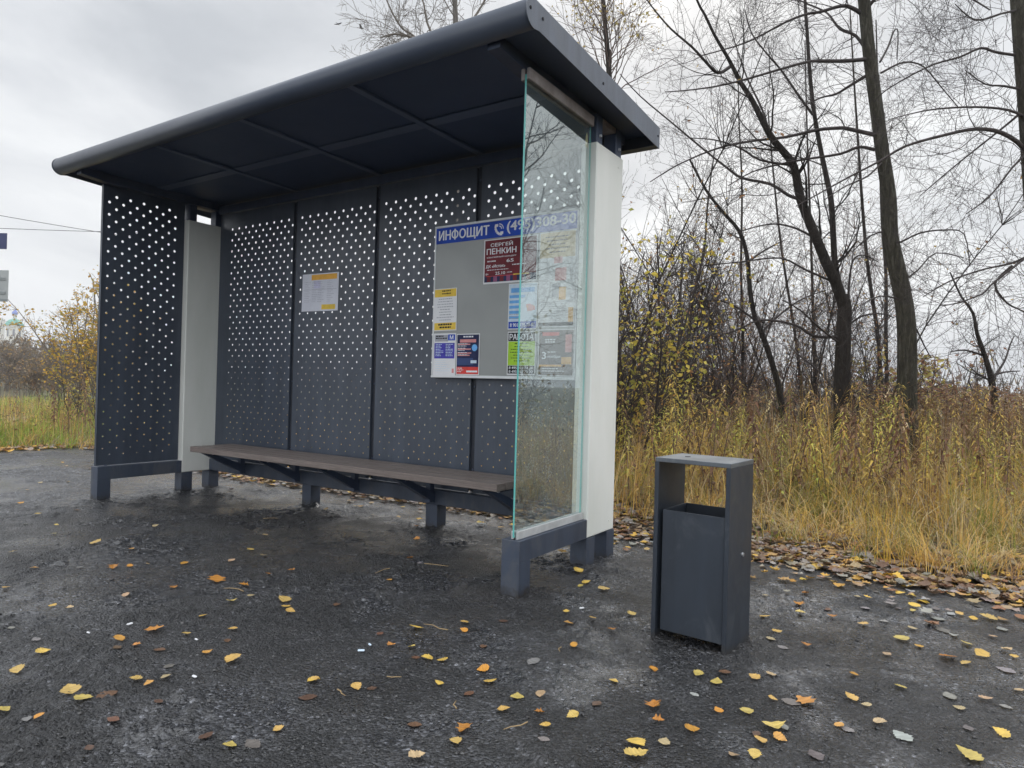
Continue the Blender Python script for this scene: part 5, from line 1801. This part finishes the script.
mb = MB(); mb.box(-5.2, 5.2, -5, 5, 0, 16.2, .1); mb.box(-5.5, 5.5, -5.3, 5.3, 16.21, 17.0, .1); mb.box(5.7, 15, -4.4, 4.4, 0, 10, .1); mb.box(5.6, 15.3, -4.7, 4.7, 10.01, 10.6, .1)
w = mb.build('wall', m_chw, ch)
for x, za, zb_ in ((-3, 4, 8), (0, 4, 8), (3, 4, 8), (8.5, 4, 8), (12, 4, 8), (-3, 10.5, 14), (0, 10.5, 14), (3, 10.5, 14)):
    yy = -5.0 if x < 5 else -4.4
    mb = MB(); mb.box(x - .5, x + .5, yy - .06, yy + .08, za, zb_, .02); mb.build('window', m_chd, w)
mb = lathe([(3.7, 17.0), (3.7, 23.4), (4.0, 23.5), (4.0, 24.2)], 8, math.pi / 8); dr = mb.build('drum', m_chw, ch)
for k in range(8):
    mt = Matrix.Rotation(2 * math.pi * k / 8, 4, 'Z')
    mb = MB(); mb.box(3.36, 3.50, -.45, .45, 18.6, 22.2, .02, 0, mt); mb.build('window', m_chd, dr)
mb = lathe([(4.15, 24.21), (4.0, 25.0), (3.2, 26.2), (2.2, 27.0), (1.1, 27.5), (.95, 27.6)], 8, math.pi / 8); dm = mb.build('dome', m_chg, ch)
mb = lathe([(.85, 27.6), (.85, 29.3), (1.0, 29.4), (1.0, 29.6)], 8); mb.build('lantern', m_chw, ch)
mb = lathe([(.9, 29.6), (1.3, 30.1), (1.35, 30.6), (.95, 31.3), (.4, 31.9), (.1, 32.4)], 14); mb.build('cupola', m_chb, ch, smooth=True)
mb = MB(); mb.box(-.08, .08, -.08, .08, 32.3, 34.2, .01); mb.box(-.5, .5, -.07, .07, 33.4, 33.55, .01); mb.build('cross', m_gold, ch)
base = gpos(-10, 345)
bt = empty('bell_tower', tuple(map(float, base)), math.radians(20), label='pale bell tower edge beside the distant church at the very left', cat='tower')
mb = MB(); mb.box(-4.6, 4.6, -4, 4, 0, 14, .1); mb.box(-4.9, 4.9, -4.3, 4.3, 14.01, 14.6, .1); mb.box(-4.2, 4.2, -3.4, 3.4, 14.61, 28, .1); mb.build('wall', m_chw, bt)
mb = lathe([(4.6, 28.01), (3, 29.5), (.8, 32), (.3, 34)], 8, math.pi / 8); mb.build('roof', m_alu, bt)
mb = MB(); mb.box(-1, 1, -3.45, -3.3, 18, 24, .02); mb.build('window', m_chd, bt)

# pole with two plates at the left edge
dS = 13.0
m_plate = surf('sign_back_grey', (.30, .32, .32), (.38, .40, .40), (.35, .5), 2)
m_plate2 = surf('sign_navy', (.020, .028, .10), (.03, .04, .13), (.35, .5), 2)
bp = gpos(-24, dS)
yaw = YAW - .02
sg = empty('sign_post', tuple(map(float, bp)), yaw, label='road sign post with navy and grey plates cut by the left edge', cat='sign post')
mb = MB(); mb.cyl((0, .05, -.05), (0, .05, 4.3), .038, .038, 12); mb.build('post', m_alu, sg)
s_ = dS / F_PX
zc = lambda y: CAM[2] + (370.5 - y) * s_
mb = MB(); mb.box(-.35, 27 * s_, -.012, 0, zc(248), zc(232), .004); mb.box(-.05, .05, 0.001, .03, zc(246), zc(242), .003); mb.build('navy_plate', m_plate2, sg)
mb = MB(); mb.box(-.35, 29.8 * s_, -.012, 0, zc(299), zc(269), .006); mb.box(-.05, .05, 0.001, .03, zc(290), zc(286), .003); gp = mb.build('grey_plate', m_plate, sg)
mb = MB()
for zz in (278, 292):
    mb.box(.30, 27.5 * s_, -.020, -.0125, zc(zz + 1.6), zc(zz - 1.6), .003)
mb.box(.28, 30 * s_, -.02, -.0125, zc(300.5), zc(298), .002)
mb.build('plate_rib', surf('sign_rib', (.20, .22, .22), (.26, .28, .28), (.4, .6), 3), gp)

# two overhead wires running behind the shelter
for (y0, y1, lab) in ((215.5, 232.2, 'upper thin overhead wire crossing the grey sky at left'), (228.3, 231.6, 'lower thin overhead wire crossing the grey sky at left')):
    mb = MB()
    a = P(-160, y0 - (y1 - y0) * 1.6 - 2, 24); b_ = P(300, y1 + (y1 - y0) * .9 + 2, 33)
    pts = []
    q0 = P(0, y0, 27); q1 = P(100, y1, 29)
    for i in range(24):
        t = -1.6 + 4.4 * i / 23
        p = q0 + (q1 - q0) * t
        p[2] += .035 * (t - .5) ** 2 - .009
        pts.append(p)
    mb.tube(pts, [.011] * 24, 5)
    mb.build('overhead_wire', m_rubber, label=lab, cat='wire')

# birds
for (px, py, d, s, lab) in ((338, 24, 60, .42, 'dark bird gliding high above the roof, left of the two'), (361, 28, 55, .44, 'dark bird flapping high above the roof, right of the two'), (46.5, 314, 75, .36, 'tiny dark bird flying low near the distant church')):
    bo = empty('bird', tuple(P(px, py, d)), U(0, 6), label=lab, cat='bird')
    mb = MB()
    prof = [(-.30, .01), (-.22, .035), (-.08, .065), (.06, .07), (.16, .045), (.20, .04), (.26, .035), (.30, .012), (.34, .004)]
    mb.tube([(x * s * 1.6, 0, 0) for x, r_ in prof], [r_ * s * 1.6 for x, r_ in prof], 8)
    for sg_ in (-1, 1):
        up = .35 if px > 340 else .12
        w0 = [(.12, .03), (.15, .35), (.02, .75), (-.10, .72), (-.10, .35), (-.12, .03)]
        vs = [(x * s * 1.6, sg_ * y * s * 1.3, up * y * s) for x, y in w0]
        vs += [(x, y, z - .012 * s) for x, y, z in vs]
        n6 = 6
        mb.add(vs, [tuple(range(6)), tuple(range(11, 5, -1))] + [(i, (i + 1) % 6, 6 + (i + 1) % 6, 6 + i) for i in range(6)])
    vs = [(-.26 * s * 1.6, -.01, 0), (-.46 * s * 1.6, -.09 * s, 0), (-.48 * s * 1.6, 0, 0), (-.46 * s * 1.6, .09 * s, 0), (-.26 * s * 1.6, .01, 0)]
    mb.add(vs, [(0, 1, 2, 3, 4)])
    mb.build('body', surf('bird_plumage', (.03, .03, .035), (.05, .05, .055), (.5, .7), 20), bo)

# ------------------------------------------------------------------ air
USE_HAZE = True
if USE_HAZE:
    mb = MB()
    vs, fs = [(x, y, z) for x in (-480, 120) for y in (-70, 480) for z in (-1.03, 42)], [(0, 1, 3, 2), (4, 6, 7, 5), (0, 4, 5, 1), (2, 3, 7, 6), (0, 2, 6, 4), (1, 5, 7, 3)]
    mb.add(vs, fs)
    m_haze = bpy.data.materials.new('haze'); m_haze.use_nodes = True
    nt = m_haze.node_tree; nt.nodes.remove(nt.nodes['Principled BSDF'])
    vol = N(nt, 'ShaderNodeVolumePrincipled')
    vol.inputs['Color'].default_value = (.96, .97, 1, 1)
    vol.inputs['Density'].default_value = .0011
    vol.inputs['Anisotropy'].default_value = .2
    nt.links.new(vol.outputs[0], nt.nodes['Material Output'].inputs['Volume'])
    mb.build('haze', m_haze, kind='stuff')

# ------------------------------------------------------------------ sky and light
SUN_EL, SUN_AZ = math.radians(34), None
sd = norm(P(690, 60, 1.0) - CAM); sd[2] = 0; sd = norm(sd)
sun_dir = np.array([sd[0] * math.cos(SUN_EL), sd[1] * math.cos(SUN_EL), math.sin(SUN_EL)])
w = bpy.data.worlds.new('World'); scene.world = w; w.use_nodes = True
nt = w.node_tree
bg = nt.nodes['Background']
sky = N(nt, 'ShaderNodeTexSky', sky_type='NISHITA')
sky.sun_disc = False
sky.sun_elevation = SUN_EL
sky.sun_rotation = math.atan2(sun_dir[0], sun_dir[1])
sky.air_density = 1.5; sky.dust_density = 4
tc = N(nt, 'ShaderNodeTexCoord')
mp = N(nt, 'ShaderNodeMapping'); mp.inputs['Scale'].default_value = (1, 1, 2.6)
nt.links.new(tc.outputs['Generated'], mp.inputs['Vector'])
c1 = noise(nt, 1.9, 8, .52, mp.outputs['Vector'], .5)
c1.inputs['Vector'].default_value = (0, 0, 0)
cl = ramp(nt, c1.outputs['Fac'], [(.33, (4.6, 4.85, 5.2)), (.47, (6.1, 6.3, 6.6)), (.60, (7.9, 8.05, 8.2))])
for e in cl.color_ramp.elements:
    e.color = (e.color[0] / 10, e.color[1] / 10, e.color[2] / 10, 1)
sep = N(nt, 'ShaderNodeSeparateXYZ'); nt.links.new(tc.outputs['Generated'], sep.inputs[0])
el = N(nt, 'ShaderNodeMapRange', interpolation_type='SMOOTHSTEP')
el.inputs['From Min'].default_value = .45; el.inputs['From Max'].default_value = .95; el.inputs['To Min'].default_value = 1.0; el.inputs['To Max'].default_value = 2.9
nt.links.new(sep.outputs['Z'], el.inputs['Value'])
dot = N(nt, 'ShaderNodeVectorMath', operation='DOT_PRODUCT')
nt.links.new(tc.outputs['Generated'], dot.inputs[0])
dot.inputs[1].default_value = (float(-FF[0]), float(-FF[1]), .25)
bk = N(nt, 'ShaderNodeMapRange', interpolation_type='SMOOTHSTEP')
bk.inputs['From Min'].default_value = -.72; bk.inputs['From Max'].default_value = .5; bk.inputs['To Min'].default_value = 1.0; bk.inputs['To Max'].default_value = 1.9  # unseen sky behind the camera brightened, added to light faces turned to it
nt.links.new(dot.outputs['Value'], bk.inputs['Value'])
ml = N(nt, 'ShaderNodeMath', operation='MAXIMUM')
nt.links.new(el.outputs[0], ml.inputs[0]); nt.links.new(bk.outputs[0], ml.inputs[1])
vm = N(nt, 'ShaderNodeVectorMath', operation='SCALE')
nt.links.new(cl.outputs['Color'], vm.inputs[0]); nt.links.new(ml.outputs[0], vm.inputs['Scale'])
# overcast cloud deck over the clear Nishita sky; both at the world strength of .1
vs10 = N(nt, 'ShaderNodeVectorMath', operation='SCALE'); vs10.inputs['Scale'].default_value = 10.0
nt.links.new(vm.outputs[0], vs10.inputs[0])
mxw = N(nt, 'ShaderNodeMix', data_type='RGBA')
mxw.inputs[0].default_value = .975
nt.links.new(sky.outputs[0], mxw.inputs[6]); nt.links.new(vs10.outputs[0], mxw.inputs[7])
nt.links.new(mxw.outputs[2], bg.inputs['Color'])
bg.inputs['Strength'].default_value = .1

ld = bpy.data.lights.new('sun', 'SUN'); ld.energy = .6; ld.angle = math.radians(25); ld.color = (1, .97, .93)
lo = bpy.data.objects.new('sun', ld); col.objects.link(lo)
lo.rotation_euler = Vector(tuple(-sun_dir)).to_track_quat('-Z', 'Y').to_euler()

vsn = scene.view_settings
vsn.view_transform = 'Standard'; vsn.look = 'None'; vsn.exposure = .32; vsn.gamma = 1
scene.render.engine = 'CYCLES'
cy = scene.cycles
cy.use_denoising = True
cy.max_bounces = 6; cy.diffuse_bounces = 2; cy.glossy_bounces = 2; cy.transparent_max_bounces = 16; cy.volume_bounces = 0
cy.use_adaptive_sampling = True; cy.adaptive_threshold = .025
cy.caustics_reflective = False; cy.caustics_refractive = False
